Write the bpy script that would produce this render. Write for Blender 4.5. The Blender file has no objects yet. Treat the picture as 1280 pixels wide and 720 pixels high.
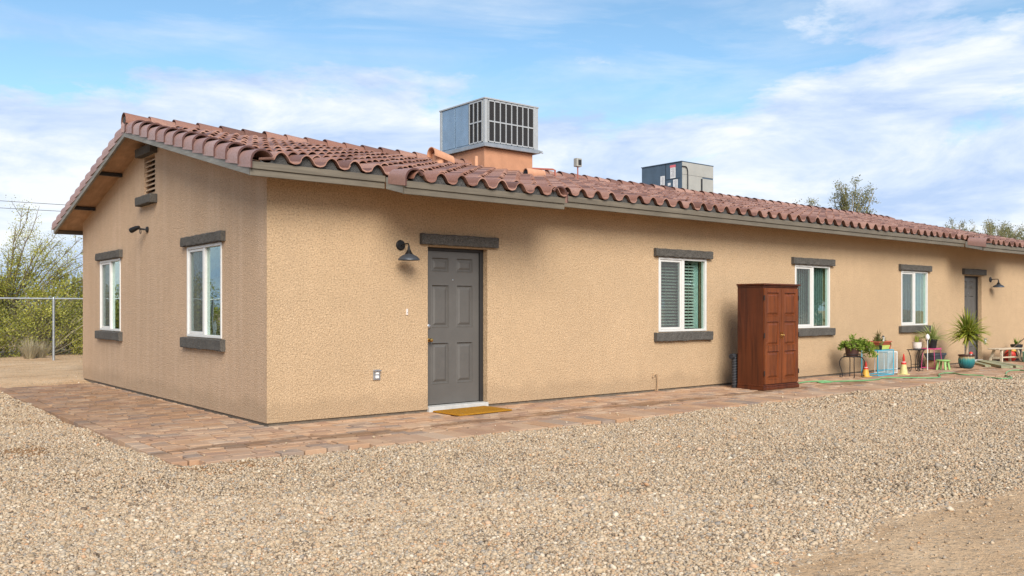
import bpy, math, random
import numpy as np
from mathutils import Vector, Matrix

random.seed(7)
RNG = np.random.default_rng(11)
S = bpy.context.scene
COL = S.collection
PI = math.pi
SLOPE = 0.24

# ------------------------------------------------------------------ materials
class NT:
    """small helper around a material node tree"""
    def __init__(self, name):
        self.m = bpy.data.materials.new(name)
        self.m.use_nodes = True
        self.t = self.m.node_tree
        self.t.nodes.clear()
        self.out = self.t.nodes.new('ShaderNodeOutputMaterial')
        self.bsdf = self.n('ShaderNodeBsdfPrincipled')
        self.t.links.new(self.bsdf.outputs[0], self.out.inputs['Surface'])
    def n(self, typ, **kw):
        nd = self.t.nodes.new(typ)
        for k, v in kw.items():
            setattr(nd, k, v)
        return nd
    def set(self, sock, v):
        if hasattr(v, 'links') and hasattr(v, 'is_output'):
            self.t.links.new(v, sock)
        else:
            sock.default_value = v
    def obj(self):
        return self.n('ShaderNodeTexCoord').outputs['Object']
    def mapping(self, vec, scale=(1, 1, 1), rot=(0, 0, 0), loc=(0, 0, 0)):
        m = self.n('ShaderNodeMapping')
        self.set(m.inputs[0], vec)
        m.inputs['Scale'].default_value = scale
        m.inputs['Rotation'].default_value = rot
        m.inputs['Location'].default_value = loc
        return m.outputs[0]
    def noise(self, vec, scale, detail=4, rough=.55, dist=0, out='Fac'):
        n = self.n('ShaderNodeTexNoise')
        self.set(n.inputs['Vector'], vec)
        n.inputs['Scale'].default_value = scale
        n.inputs['Detail'].default_value = detail
        n.inputs['Roughness'].default_value = rough
        n.inputs['Distortion'].default_value = dist
        return n.outputs[out]
    def voro(self, vec, scale, feature='F1', out='Distance', rand=1):
        n = self.n('ShaderNodeTexVoronoi', feature=feature)
        self.set(n.inputs['Vector'], vec)
        n.inputs['Scale'].default_value = scale
        n.inputs['Randomness'].default_value = rand
        return n.outputs[out]
    def ramp(self, fac, stops, interp='LINEAR'):
        r = self.n('ShaderNodeValToRGB')
        self.set(r.inputs[0], fac)
        cr = r.color_ramp
        cr.interpolation = interp
        while len(cr.elements) < len(stops):
            cr.elements.new(.5)
        for e, (p, c) in zip(cr.elements, stops):
            e.position = p
            if isinstance(c, (int, float)):
                c = (c, c, c)
            e.color = (*c[:3], 1)
        return r.outputs[0]
    def mix(self, fac, a, b, mode='MIX'):
        m = self.n('ShaderNodeMix', data_type='RGBA', blend_type=mode)
        m.clamp_factor = True
        self.set(m.inputs[0], fac)
        for s, v in ((m.inputs[6], a), (m.inputs[7], b)):
            if isinstance(v, tuple) and len(v) == 3:
                v = (*v, 1)
            self.set(s, v)
        return m.outputs[2]
    def math(self, op, a, b=0.0, c=None, clamp=False):
        m = self.n('ShaderNodeMath', operation=op)
        m.use_clamp = clamp
        self.set(m.inputs[0], a)
        self.set(m.inputs[1], b)
        if c is not None:
            self.set(m.inputs[2], c)
        return m.outputs[0]
    def bump(self, h, strength=.5, dist=.01, normal=None):
        b = self.n('ShaderNodeBump')
        b.inputs['Strength'].default_value = strength
        b.inputs['Distance'].default_value = dist
        self.set(b.inputs['Height'], h)
        if normal is not None:
            self.set(b.inputs['Normal'], normal)
        return b.outputs[0]
    def island(self):
        return self.n('ShaderNodeNewGeometry').outputs['Random Per Island']
    def fin(self, color=None, rough=None, metal=None, normal=None, spec=None):
        b = self.bsdf
        if color is not None:
            if isinstance(color, tuple) and len(color) == 3:
                color = (*color, 1)
            self.set(b.inputs['Base Color'], color)
        if rough is not None:
            self.set(b.inputs['Roughness'], rough)
        if metal is not None:
            self.set(b.inputs['Metallic'], metal)
        if normal is not None:
            self.set(b.inputs['Normal'], normal)
        if spec is not None:
            self.set(b.inputs['Specular IOR Level'], spec)
        return self.m

M = {}
def simple(name, col, rough=.6, metal=0, var=.12, bump=0, nscale=9, spec=None):
    """a plain material with mottling, so that nothing reads as one flat colour"""
    k = NT(name)
    v = k.obj()
    f = k.noise(v, nscale, 5, .6)
    lo = tuple(c * (1 - var) for c in col)
    hi = tuple(min(1, c * (1 + var)) for c in col)
    c = k.ramp(f, [(.3, lo), (.7, hi)])
    r = k.ramp(k.noise(v, nscale * 2.3, 3), [(.3, max(0, rough - .08)), (.7, min(1, rough + .08))])
    nrm = k.bump(k.noise(v, nscale * 12, 3), bump, .004) if bump else None
    M[name] = k.fin(c, r, metal, nrm, spec)
    return M[name]

def mk_stucco(name, col, streak):
    k = NT(name)
    v = k.obj()
    big = k.noise(v, .55, 5, .6)
    mid = k.noise(v, 6, 4, .6)
    c = k.mix(k.ramp(big, [(.3, 0), (.7, 1)]), tuple(x * .90 for x in col), tuple(x * 1.07 for x in col))
    c = k.mix(k.ramp(mid, [(.35, 0), (.7, .5)]), c, tuple(x * .84 for x in col))
    # fine sand grains
    gr = k.noise(v, 50, 5, .8)
    c = k.mix(k.ramp(gr, [(.38, .8), (.5, 0)]), c, tuple(x * .46 for x in col))
    c = k.mix(k.ramp(gr, [(.54, 0), (.68, .5)]), c, tuple(min(.85, x * 1.5 + .03) for x in col))
    # rain streaks running down the wall
    st = k.noise(k.mapping(v, (6.5, 6.5, .22)), 1.0, 6, .66, .2)
    st2 = k.noise(k.mapping(v, (13, 13, .5)), 1.0, 3, .6)
    c = k.mix(k.ramp(st, [(.48, 0), (.64, streak)]), c, (.74, .56, .41))
    c = k.mix(k.ramp(st2, [(.52, 0), (.72, streak * .6)]), c, tuple(x * .62 for x in col))
    # splash dirt along the foot of the wall
    sep = k.n('ShaderNodeSeparateXYZ')
    k.set(sep.inputs[0], v)
    foot = k.math('ADD', sep.outputs[2], k.math('MULTIPLY', k.noise(v, 2.6, 4), -.35))
    c = k.mix(k.ramp(foot, [(0, .34), (.14, 0)]), c, (.30, .21, .13))
    h1 = k.noise(v, 58, 4, .6, .4)
    h2 = k.noise(v, 140, 3, .7)
    h = k.math('ADD', k.math('MULTIPLY', k.ramp(h1, [(.38, 0), (.6, 1)]), .8), k.math('MULTIPLY', h2, .5))
    n = k.bump(h, .7, .010)
    M[name] = k.fin(c, .93, 0, n, .15)
mk_stucco('stucco', (.59, .41, .245), .03)
mk_stucco('stucco_gable', (.575, .395, .255), .17)

def mk_cast(name, col):
    k = NT(name)
    v = k.obj()
    g = k.noise(v, 90, 4, .7)
    c = k.ramp(g, [(.36, tuple(x * .45 for x in col)), (.5, col), (.66, tuple(x * 1.7 for x in col))])
    c = k.mix(k.ramp(k.noise(v, 5, 4), [(.45, 0), (.75, .5)]), c, tuple(x * .6 for x in col))
    n = k.bump(k.noise(v, 60, 4, .7), .9, .012)
    M[name] = k.fin(c, .92, 0, n, .15)
mk_cast('cast_trim', (.104, .095, .083))
mk_cast('mortar', (.075, .073, .070))

def mk_tile(name, a, b, c3):
    k = NT(name)
    v = k.obj()
    r = k.island()
    c = k.ramp(r, [(0, a), (.35, b), (.7, tuple((x + y) / 2 for x, y in zip(b, c3))), (1, c3)])
    g = k.noise(v, 34, 4, .65)
    c = k.mix(k.ramp(g, [(.45, 0), (.75, .55)]), c, tuple(x * .5 for x in b))
    sp = k.noise(v, 150, 2, .6)
    c = k.mix(k.ramp(sp, [(.6, 0), (.72, .45)]), c, (.42, .33, .29))
    d = k.noise(v, 1.6, 5, .6)
    c = k.mix(k.ramp(d, [(.5, 0), (.75, .4)]), c, (.16, .10, .085))
    n = k.bump(k.noise(v, 120, 4, .7), .35, .004)
    M[name] = k.fin(c, k.ramp(g, [(.3, .36), (.7, .58)]), 0, n, .5)
mk_tile('roof_tile', (.145, .066, .044), (.285, .132, .088), (.43, .24, .175))
mk_tile('rake_tile', (.29, .15, .115), (.36, .205, .165), (.42, .275, .23))

def mk_wood(name, col, dark, scale=1.0, rough=.4, axis=2, coat=0):
    k = NT(name)
    v = k.obj()
    sc = [16 * scale, 16 * scale, 16 * scale]
    sc[axis] = 1.0 * scale
    g = k.noise(k.mapping(v, tuple(sc)), 1.0, 6, .62, .6)
    g2 = k.noise(v, 2.2, 3)
    c = k.ramp(g, [(.32, dark), (.5, col), (.7, tuple(min(1, x * 1.3) for x in col))])
    c = k.mix(k.ramp(g2, [(.4, 0), (.7, .45)]), c, tuple(x * .55 for x in col))
    n = k.bump(g, .2, .003)
    M[name] = k.fin(c, k.ramp(g, [(.3, rough + .1), (.7, rough - .06)]), 0, n, .4)
mk_wood('cherry_wood', (.095, .022, .0065), (.040, .009, .003), 1, .38)
mk_wood('cherry_panel', (.165, .042, .010), (.075, .018, .005), 1.3, .34)
mk_wood('fascia_paint', (.155, .130, .095), (.125, .104, .076), 1.2, .6, 0)
mk_wood('rake_paint', (.215, .20, .168), (.165, .152, .128), 1.2, .6, 1)
mk_wood('soffit', (.42, .25, .14), (.36, .21, .115), .5, .75, 1)
mk_wood('grey_bench_wood', (.56, .46, .33), (.36, .28, .19), 1.0, .75, 0)
mk_wood('old_board', (.34, .33, .20), (.19, .20, .12), .8, .85, 0)

simple('door_paint', (.102, .094, .084), .5, 0, .06, .05, 6)
simple('door_frame', (.022, .02, .019), .6, 0, .1)
simple('white_vinyl', (.66, .64, .60), .42, 0, .04)
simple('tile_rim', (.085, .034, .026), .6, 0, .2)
simple('concrete_sill', (.48, .47, .44), .85, 0, .12, .2, 14)
simple('foundation', (.16, .125, .09), .95, 0, .25, .4, 12)
simple('black_iron', (.018, .017, .017), .55, .3, .25, .1, 30)
simple('bronze_metal', (.022, .020, .019), .45, .5, .2)
simple('grey_shade', (.075, .085, .10), .42, .35, .12)
simple('brass', (.55, .33, .10), .3, 1, .1)
simple('steel', (.50, .51, .52), .35, .9, .1)
simple('galvanised', (.40, .42, .43), .5, .75, .12)
simple('ac_blue', (.30, .38, .45), .28, .75, .10, 0, 2.5)
simple('ac_beige', (.42, .41, .36), .5, .25, .08, 0, 3)
simple('ac_frame', (.46, .47, .46), .45, .4, .08)
simple('ac_coil', (.014, .013, .013), .7, 0, .3, .6, 60)
simple('ac_dark_blue', (.095, .135, .175), .42, .35, .12, 0, 3)
simple('curb_paint', (.46, .225, .125), .85, 0, .10, .2, 7)
simple('pipe_paint', (.60, .30, .17), .75, 0, .12)
simple('red_pipe', (.36, .11, .075), .6, 0, .1)
simple('paper', (.78, .76, .72), .6, 0, .04)
simple('paper_red', (.72, .16, .18), .6, 0, .06)
simple('print_grey', (.28, .28, .30), .7, 0, .1)
simple('terracotta', (.40, .105, .05), .8, 0, .15, .2)
simple('brown_pot', (.065, .026, .018), .6, 0, .2)
simple('black_plastic', (.014, .014, .016), .45, 0, .2)
simple('slate_plastic', (.045, .055, .07), .5, 0, .2)
simple('white_ceramic', (.66, .58, .52), .5, 0, .06)
simple('blue_wire', (.05, .40, .56), .45, 0, .1)
simple('white_wire', (.74, .76, .74), .45, 0, .08)
simple('pink_metal', (.55, .07, .20), .4, 0, .12)
simple('green_paint', (.26, .45, .14), .55, 0, .15)
simple('cardboard', (.42, .26, .14), .85, 0, .1)
simple('aqua_metal', (.22, .55, .44), .45, 0, .08)
simple('yellow_plastic', (.66, .36, .05), .5, 0, .14)
simple('pale_yellow', (.62, .52, .22), .6, 0, .22, 0, 22)
simple('lime_plastic', (.50, .58, .14), .5, 0, .12)
simple('cone_red', (.55, .035, .02), .5, 0, .2)
simple('red_plastic', (.62, .05, .035), .45, 0, .15)
simple('hose_green', (.15, .34, .14), .4, 0, .15)
simple('pipe_foam', (.022, .022, .026), .75, 0, .4, .6, 25)
simple('silver_tape', (.12, .12, .13), .4, .6, .3, 0, 20)
simple('stucco_pipe', (.46, .31, .18), .9, 0, .1)
simple('soil', (.05, .032, .02), .95, 0, .3, .6, 20)
simple('blind_vinyl', (.66, .64, .58), .6, 0, .05)
simple('curtain_green', (.60, .70, .66), .7, 0, .1)
simple('interior', (.12, .11, .10), .9, 0, .1)
simple('pole_wood', (.13, .09, .06), .9, 0, .2, .4)
simple('bark', (.15, .13, .065), .9, 0, .25, .5, 14)
simple('twig', (.17, .13, .075), .9, 0, .25)
simple('pale_twig', (.27, .23, .14), .9, 0, .25)
simple('pale_trunk', (.42, .30, .20), .85, 0, .2, .4)
simple('wire_grey', (.16, .17, .17), .6, .4, .1)
simple('wire_black', (.03, .03, .035), .6, 0, .1)

def mk_leaf(name, a, b, c3, trans=.35):
    k = NT(name)
    r = k.island()
    c = k.ramp(r, [(0, a), (.5, b), (1, c3)])
    cl = k.noise(k.obj(), 1.4, 3, .6)
    c = k.mix(k.ramp(cl, [(.35, .5), (.65, 0)]), c, tuple(x * .62 for x in a))
    k.fin(c, .55, 0, None, .25)
    tr = k.n('ShaderNodeBsdfTranslucent')
    k.set(tr.inputs[0], c)
    mx = k.n('ShaderNodeMixShader')
    mx.inputs[0].default_value = trans
    k.t.links.new(k.bsdf.outputs[0], mx.inputs[1])
    k.t.links.new(tr.outputs[0], mx.inputs[2])
    k.t.links.new(mx.outputs[0], k.out.inputs['Surface'])
    M[name] = k.m
mk_leaf('palo_leaf', (.28, .30, .05), (.46, .45, .07), (.64, .58, .11))
mk_leaf('bush_leaf', (.22, .24, .045), (.46, .45, .07), (.66, .60, .14))
mk_leaf('olive_leaf', (.15, .16, .07), (.25, .25, .10), (.36, .33, .14))
mk_leaf('dark_leaf', (.045, .065, .02), (.08, .105, .03), (.13, .15, .045))
mk_leaf('trail_leaf', (.13, .22, .03), (.26, .36, .05), (.42, .50, .09))
mk_leaf('strap_leaf', (.18, .24, .03), (.38, .42, .05), (.60, .56, .12))
mk_leaf('spider_leaf', (.22, .30, .07), (.42, .48, .15), (.62, .64, .30))
mk_leaf('dry_leaf', (.42, .34, .20), (.60, .52, .33), (.72, .64, .44))
mk_leaf('agave_leaf', (.12, .16, .05), (.25, .24, .07), (.42, .24, .10))

def mk_glass():
    k = NT('window_glass')
    tr = k.n('ShaderNodeBsdfTransparent')
    tr.inputs[0].default_value = (.83, .92, .895, 1)
    gl = k.n('ShaderNodeBsdfGlossy')
    gl.inputs['Color'].default_value = (.88, 1.0, .96, 1)
    gl.inputs['Roughness'].default_value = .0
    wob = k.bump(k.noise(k.obj(), 2.2, 2, .5), .12, .01)
    k.set(gl.inputs['Normal'], wob)
    lw = k.n('ShaderNodeLayerWeight')
    lw.inputs['Blend'].default_value = .5
    f = k.math('ADD', .13, k.math('MULTIPLY', k.math('POWER', lw.outputs['Facing'], 4.0), .85), clamp=True)
    mx = k.n('ShaderNodeMixShader')
    k.set(mx.inputs[0], f)
    k.t.links.new(tr.outputs[0], mx.inputs[1])
    k.t.links.new(gl.outputs[0], mx.inputs[2])
    k.t.links.new(mx.outputs[0], k.out.inputs['Surface'])
    M['window_glass'] = k.m
    k = NT('insect_screen')
    tr = k.n('ShaderNodeBsdfTransparent')
    df = k.n('ShaderNodeBsdfDiffuse')
    df.inputs[0].default_value = (.16, .165, .165, 1)
    mx = k.n('ShaderNodeMixShader')
    mx.inputs[0].default_value = .42
    k.t.links.new(tr.outputs[0], mx.inputs[1])
    k.t.links.new(df.outputs[0], mx.inputs[2])
    k.t.links.new(mx.outputs[0], k.out.inputs['Surface'])
    M['insect_screen'] = k.m
mk_glass()

def mk_mat_coir():
    k = NT('coir')
    v = k.obj()
    g = k.noise(v, 140, 3, .7)
    c = k.ramp(g, [(.3, (.24, .105, .012)), (.5, (.44, .205, .02)), (.7, (.60, .31, .04))])
    c = k.mix(k.ramp(k.noise(v, 6, 3), [(.5, 0), (.75, .5)]), c, (.33, .14, .015))
    M['coir'] = k.fin(c, .95, 0, k.bump(g, 1, .012), .1)
mk_mat_coir()

def mk_paver():
    k = NT('paver')
    v = k.obj()
    r = k.island()
    c = k.ramp(r, [(0, (.43, .245, .14)), (.25, (.50, .335, .215)), (.5, (.35, .215, .145)), (.72, (.48, .285, .16)), (.88, (.265, .20, .16)), (1, (.54, .385, .26))])
    c = k.mix(k.ramp(k.noise(v, 40, 4, .7), [(.42, 0), (.72, .4)]), c, (.32, .20, .13))
    c = k.mix(k.ramp(k.noise(v, 3, 4), [(.5, 0), (.7, .4)]), c, (.62, .44, .29))
    sep = k.n('ShaderNodeSeparateXYZ')
    k.set(sep.inputs[0], v)
    X, Y = sep.outputs[0], sep.outputs[1]
    # damp patches: a long drip line below the eave, and the side strip by the gable wall
    nz = k.noise(k.mapping(v, (1.1, 3.4, 1)), 1.0, 5, .6)
    yy = k.math('ADD', Y, k.math('MULTIPLY', k.math('SUBTRACT', k.noise(k.mapping(v, (.55, .1, 1)), 1, 2), .5), .5))
    band = k.math('SUBTRACT', 1, k.math('DIVIDE', k.math('ABSOLUTE', k.math('ADD', yy, 1.12)), .42), clamp=True)
    drip = k.ramp(k.math('ADD', k.math('MULTIPLY', band, .30), k.math('MULTIPLY', nz, .90)), [(.655, 0), (.70, .92)])
    gb = k.math('MULTIPLY', k.ramp(k.math('ADD', X, 2), [(.38 , 0), (1, 0)]), 1)
    side = k.ramp(k.math('MULTIPLY', k.math('ADD', Y, 1.0), .11), [(.05, 0), (.45, 1)])
    sx = k.math('LESS_THAN', X, -.05)
    nz2 = k.noise(k.mapping(v, (2.2, 1.4, 1)), 1.3, 5, .62)
    wet2 = k.math('MULTIPLY', k.math('MULTIPLY', side, sx), k.ramp(nz2, [(.34, .28), (.58, .9)]))
    wet = k.math('MAXIMUM', drip, wet2)
    dk = k.mix(.62, c, (.15, .078, .036))
    c2 = k.mix(wet, c, dk)
    n = k.bump(k.noise(v, 90, 4, .7), .4, .005)
    M['paver'] = k.fin(c2, k.math('SUBTRACT', .92, k.math('MULTIPLY', wet, .25)), 0, n, .2)
mk_paver()

def mk_ground(name, gravel):
    k = NT(name)
    v = k.obj()
    dirt = k.ramp(k.noise(v, 1.1, 6, .65), [(.3, (.56, .36, .20)), (.55, (.66, .45, .265)), (.75, (.72, .52, .325))])
    dirt = k.mix(k.ramp(k.noise(v, 22, 5, .7), [(.45, 0), (.7, .5)]), dirt, (.47, .30, .165))
    dirt = k.mix(k.ramp(k.noise(k.mapping(v, (.5, 2.2, 1)), .7, 5, .65), [(.52, 0), (.62, .5)]), dirt, (.42, .245, .12))
    pv = k.voro(v, 46, 'F1', 'Color')
    sepc = k.n('ShaderNodeSeparateColor')
    k.set(sepc.inputs[0], pv)
    st = k.ramp(sepc.outputs[0], [(0, (.22, .165, .12)), (.2, (.40, .31, .22)), (.42, (.51, .40, .28)), (.62, (.44, .32, .21)), (.8, (.58, .485, .37)), (1, (.38, .33, .27))], 'CONSTANT')
    d = k.voro(v, 46, 'F1', 'Distance')
    st = k.mix(k.ramp(d, [(.45, 0), (.8, .8)]), st, (.10, .07, .045))
    if gravel:
        c = k.mix(k.ramp(k.noise(v, .8, 5, .65), [(.62, 0), (.72, .75)]), st, dirt)
        ba = k.n('ShaderNodeAttribute', attribute_name='bare')
        c = k.mix(k.ramp(ba.outputs['Fac'], [(.2, 0), (.6, .85)]), c, (.36, .19, .08))
        h = k.math('SUBTRACT', 1, d)
        n = k.bump(h, .9, .03)
    else:
        peb = k.ramp(sepc.outputs[1], [(.80, 0), (.82, 1)])
        c = k.mix(k.math('MULTIPLY', peb, .5), dirt, st)
        n = k.bump(k.math('ADD', k.noise(v, 14, 6, .7), k.math('MULTIPLY', peb, .3)), .8, .05)
    M[name] = k.fin(c, .95, 0, n, .1)
mk_ground('gravel_ground', True)
mk_ground('dirt_ground', False)

def mk_stone():
    k = NT('gravel_stone')
    a = k.n('ShaderNodeAttribute', attribute_name='tint')
    v = k.obj()
    c = k.ramp(a.outputs['Fac'], [(0, (0.144, 0.101, 0.070)), (.08, (0.289, 0.208, 0.130)), (.2, (0.472, 0.347, 0.217)), (.38, (0.530, 0.407, 0.269)), (.5, (0.423, 0.259, 0.139)), (.6, (0.568, 0.448, 0.308)), (.74, (0.279, 0.245, 0.205)), (.84, (0.492, 0.351, 0.213)), (.95, (0.674, 0.573, 0.435)), (1, (0.482, 0.240, 0.104))])
    c = k.mix(k.ramp(k.noise(v, 130, 3, .6), [(.45, 0), (.75, .45)]), c, (.30, .23, .165))
    M['gravel_stone'] = k.fin(c, .85, 0, None, .2)
mk_stone()

def mk_teal():
    k = NT('teal_glaze')
    v = k.obj()
    sep = k.n('ShaderNodeSeparateXYZ')
    k.set(sep.inputs[0], v)
    f = k.math('ADD', k.math('MULTIPLY', sep.outputs[2], 3.3), k.math('MULTIPLY', k.math('SUBTRACT', k.noise(k.mapping(v, (30, 30, 4)), 1, 3), .5), .35))
    c = k.ramp(f, [(.05, (.012, .07, .085)), (.45, (.02, .16, .17)), (.68, (.05, .24, .21)), (.82, (.36, .27, .13)), (1, (.30, .17, .08))])
    M['teal_glaze'] = k.fin(c, .22, 0, None, .5)
mk_teal()

# ------------------------------------------------------------------ mesh building
class MB:
    def __init__(self):
        self.v = []
        self.f = []
        self.rim = set()
    def add(self, vs, fs):
        o = len(self.v)
        self.v.extend([tuple(p) for p in vs])
        self.f.extend([tuple(i + o for i in f) for f in fs])
        return self
    def box(self, x0, x1, y0, y1, z0, z1):
        return self.add([(x0, y0, z0), (x1, y0, z0), (x1, y1, z0), (x0, y1, z0), (x0, y0, z1), (x1, y0, z1), (x1, y1, z1), (x0, y1, z1)],
                        [(0, 3, 2, 1), (4, 5, 6, 7), (0, 1, 5, 4), (1, 2, 6, 5), (2, 3, 7, 6), (3, 0, 4, 7)])
    def hexa(self, pts):
        """eight corners: bottom ring then top ring, counter-clockwise"""
        return self.add(pts, [(0, 3, 2, 1), (4, 5, 6, 7), (0, 1, 5, 4), (1, 2, 6, 5), (2, 3, 7, 6), (3, 0, 4, 7)])
    def bar(self, a, b, w, h, up=(0, 0, 1)):
        a, b = Vector(a), Vector(b)
        d = (b - a).normalized()
        s = d.cross(Vector(up))
        if s.length < 1e-4:
            s = d.cross(Vector((1, 0, 0)))
        s.normalize()
        u = s.cross(d).normalized()
        s, u = s * w / 2, u * h / 2
        return self.hexa([a - s - u, a + s - u, b + s - u, b - s - u, a - s + u, a + s + u, b + s + u, b - s + u])
    def tube(self, pts, r, n=8, cap=True):
        pts = [Vector(p) for p in pts]
        rs = r if isinstance(r, (list, tuple)) else [r] * len(pts)
        o = len(self.v)
        prev = None
        for i, p in enumerate(pts):
            d = (pts[min(i + 1, len(pts) - 1)] - pts[max(i - 1, 0)])
            d = d.normalized() if d.length > 1e-9 else Vector((0, 0, 1))
            if prev is None:
                a = d.orthogonal().normalized()
            else:
                a = prev - d * prev.dot(d)
                a = a.normalized() if a.length > 1e-6 else d.orthogonal().normalized()
            prev = a
            b = d.cross(a)
            for j in range(n):
                t = 2 * PI * j / n
                self.v.append(tuple(p + (a * math.cos(t) + b * math.sin(t)) * rs[i]))
        for i in range(len(pts) - 1):
            for j in range(n):
                k = (j + 1) % n
                self.f.append((o + i * n + j, o + i * n + k, o + (i + 1) * n + k, o + (i + 1) * n + j))
        if cap:
            self.f.append(tuple(o + j for j in reversed(range(n))))
            e = o + (len(pts) - 1) * n
            self.f.append(tuple(e + j for j in range(n)))
        return self
    def lathe(self, prof, c=(0, 0, 0), n=20, axis='z', flute=0, nfl=0):
        o = len(self.v)
        for (r, z) in prof:
            for j in range(n):
                t = 2 * PI * j / n
                rr = r * (1 + flute * math.cos(nfl * t))
                x, y = rr * math.cos(t), rr * math.sin(t)
                p = (x, y, z) if axis == 'z' else ((x, -z, y) if axis == '-y' else (-z, x, y))
                self.v.append((p[0] + c[0], p[1] + c[1], p[2] + c[2]))
        for i in range(len(prof) - 1):
            for j in range(n):
                k = (j + 1) % n
                self.f.append((o + i * n + j, o + i * n + k, o + (i + 1) * n + k, o + (i + 1) * n + j))
        self.f.append(tuple(o + j for j in reversed(range(n))))
        e = o + (len(prof) - 1) * n
        self.f.append(tuple(e + j for j in range(n)))
        return self
    def build(self, name, mat, parent=None, smooth=False, bevel=0, loc=(0, 0, 0), rotz=0):
        me = bpy.data.meshes.new(name)
        me.from_pydata(self.v, [], self.f)
        me.validate()
        me.materials.append(M[mat])
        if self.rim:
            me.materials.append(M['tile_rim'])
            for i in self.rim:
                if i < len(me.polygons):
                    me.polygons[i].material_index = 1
        if smooth:
            me.polygons.foreach_set('use_smooth', [True] * len(me.polygons))
        o = bpy.data.objects.new(name, me)
        COL.objects.link(o)
        o.location = loc
        o.rotation_euler = (0, 0, rotz)
        if parent is not None:
            o.parent = parent
        if bevel:
            b = o.modifiers.new('bevel', 'BEVEL')
            b.width = bevel
            b.segments = 2
            b.limit_method = 'ANGLE'
            b.angle_limit = math.radians(40)
        if smooth:
            try:
                me.set_sharp_from_angle(angle=math.radians(38))
            except Exception:
                pass
        return o

def np_mesh(name, verts, faces, mat, parent=None, loc=(0, 0, 0), smooth=False, attr=None):
    """verts N x 3, faces M x k (all the same size)"""
    me = bpy.data.meshes.new(name)
    n, (m, kk) = len(verts), faces.shape
    me.vertices.add(n)
    me.vertices.foreach_set('co', np.ascontiguousarray(verts, dtype=np.float32).ravel())
    me.loops.add(m * kk)
    me.loops.foreach_set('vertex_index', np.ascontiguousarray(faces, dtype=np.int32).ravel())
    me.polygons.add(m)
    me.polygons.foreach_set('loop_start', np.arange(0, m * kk, kk, dtype=np.int32))
    me.update(calc_edges=True)
    if smooth:
        me.polygons.foreach_set('use_smooth', np.ones(m, dtype=bool))
    if attr is not None:
        a = me.attributes.new('tint', 'FLOAT', 'POINT')
        a.data.foreach_set('value', np.ascontiguousarray(attr, dtype=np.float32))
    me.materials.append(M[mat])
    o = bpy.data.objects.new(name, me)
    COL.objects.link(o)
    o.location = loc
    if parent is not None:
        o.parent = parent
    return o

def tag(o, label=None, cat=None, group=None, kind=None):
    if label: o['label'] = label
    if cat: o['category'] = cat
    if group: o['group'] = group
    if kind: o['kind'] = kind
    return o
def thing(name, label, cat, loc=(0, 0, 0), rotz=0, group=None):
    o = bpy.data.objects.new(name, None)
    COL.objects.link(o)
    o.empty_display_size = .2
    o.location = loc
    o.rotation_euler = (0, 0, rotz)
    return tag(o, label, cat, group)
def copy_tree(o, parent=None):
    c = o.copy()
    COL.objects.link(c)
    if parent is not None:
        c.parent = parent
    for ch in list(o.children):
        copy_tree(ch, c)
    return c

# ------------------------------------------------------------------ the house
LEN, DEP = 22.0, 8.39          # house length (x) and depth (y)
RIDGE = DEP / 2
Z_DECK_B, Z_DECK_T, Z_TILE = 2.95, 3.02, 3.045     # heights at y = 0 of the planes that rise with SLOPE
EAVE, EXT = -.50, -.93
OVER = -.40
def zroof(y, z0):
    return z0 + SLOPE * (y if y <= RIDGE else DEP - y)

house = thing('house', 'long single storey tan stucco house with a red clay tile roof', 'house')

def wall_panel(u0, u1, holes, top, thick, place):
    """stucco wall with real openings; place(u, d, z) maps along / depth / height to the world"""
    cuts = sorted({u0, u1, *[h[0] for h in holes], *[h[1] for h in holes], *[c for c in top['cuts'] if u0 < c < u1]})
    mb = MB()
    for a, b in zip(cuts[:-1], cuts[1:]):
        m = (a + b) / 2
        segs = [(.035, None)]
        hs = sorted([h for h in holes if h[0] <= m <= h[1]], key=lambda h: h[2])
        spans, z = [], .035
        for h in hs:
            if h[2] > z:
                spans.append((z, h[2]))
            z = h[3]
        spans.append((z, None))
        for (za, zb) in spans:
            ta, tb = (top['f'](a), top['f'](b)) if zb is None else (zb, zb)
            mb.add([place(a, 0, za), place(b, 0, za), place(b, 0, tb), place(a, 0, ta)], [(0, 1, 2, 3)])
            mb.add([place(a, thick, za), place(b, thick, za), place(b, thick, tb), place(a, thick, ta)], [(3, 2, 1, 0)])
    for (a, b, za, zb) in holes:        # reveals
        c = [(a, za), (b, za), (b, zb), (a, zb)]
        for i in range(4):
            p, q = c[i], c[(i + 1) % 4]
            mb.add([place(p[0], 0, p[1]), place(p[0], thick, p[1]), place(q[0], thick, q[1]), place(q[0], 0, q[1])], [(0, 1, 2, 3)])
    mb.add([place(u0, 0, .035), place(u1, 0, .035), place(u1, thick, .035), place(u0, thick, .035)], [(0, 3, 2, 1)])
    return mb

WIN_W, WIN_Z0, WIN_Z1 = 1.225, .962, 2.182
front_windows = [7.28, 11.17, 15.30]
gable_windows = [1.995, 6.50]
doors = [(2.19, 3.165), (17.83, 18.80)]
fh = [(x - WIN_W / 2, x + WIN_W / 2, WIN_Z0, WIN_Z1) for x in front_windows] + [(a, b, .036, 2.15) for a, b in doors]
wall_panel(0, LEN, fh, {'cuts': [], 'f': lambda u: Z_DECK_B}, .16, lambda u, d, z: (u, d, z)).build('wall', 'stucco', house)
gw = 1.27
gh = [(y - gw / 2, y + gw / 2, WIN_Z0, WIN_Z1) for y in gable_windows] + [(4.05, 4.58, 3.06, 3.665)]
wall_panel(0, DEP, gh, {'cuts': [RIDGE], 'f': lambda u: zroof(u, Z_DECK_B)}, .16, lambda u, d, z: (d, DEP - u, z) if False else (d, u, z)).build('wall', 'stucco_gable', house)
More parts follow.
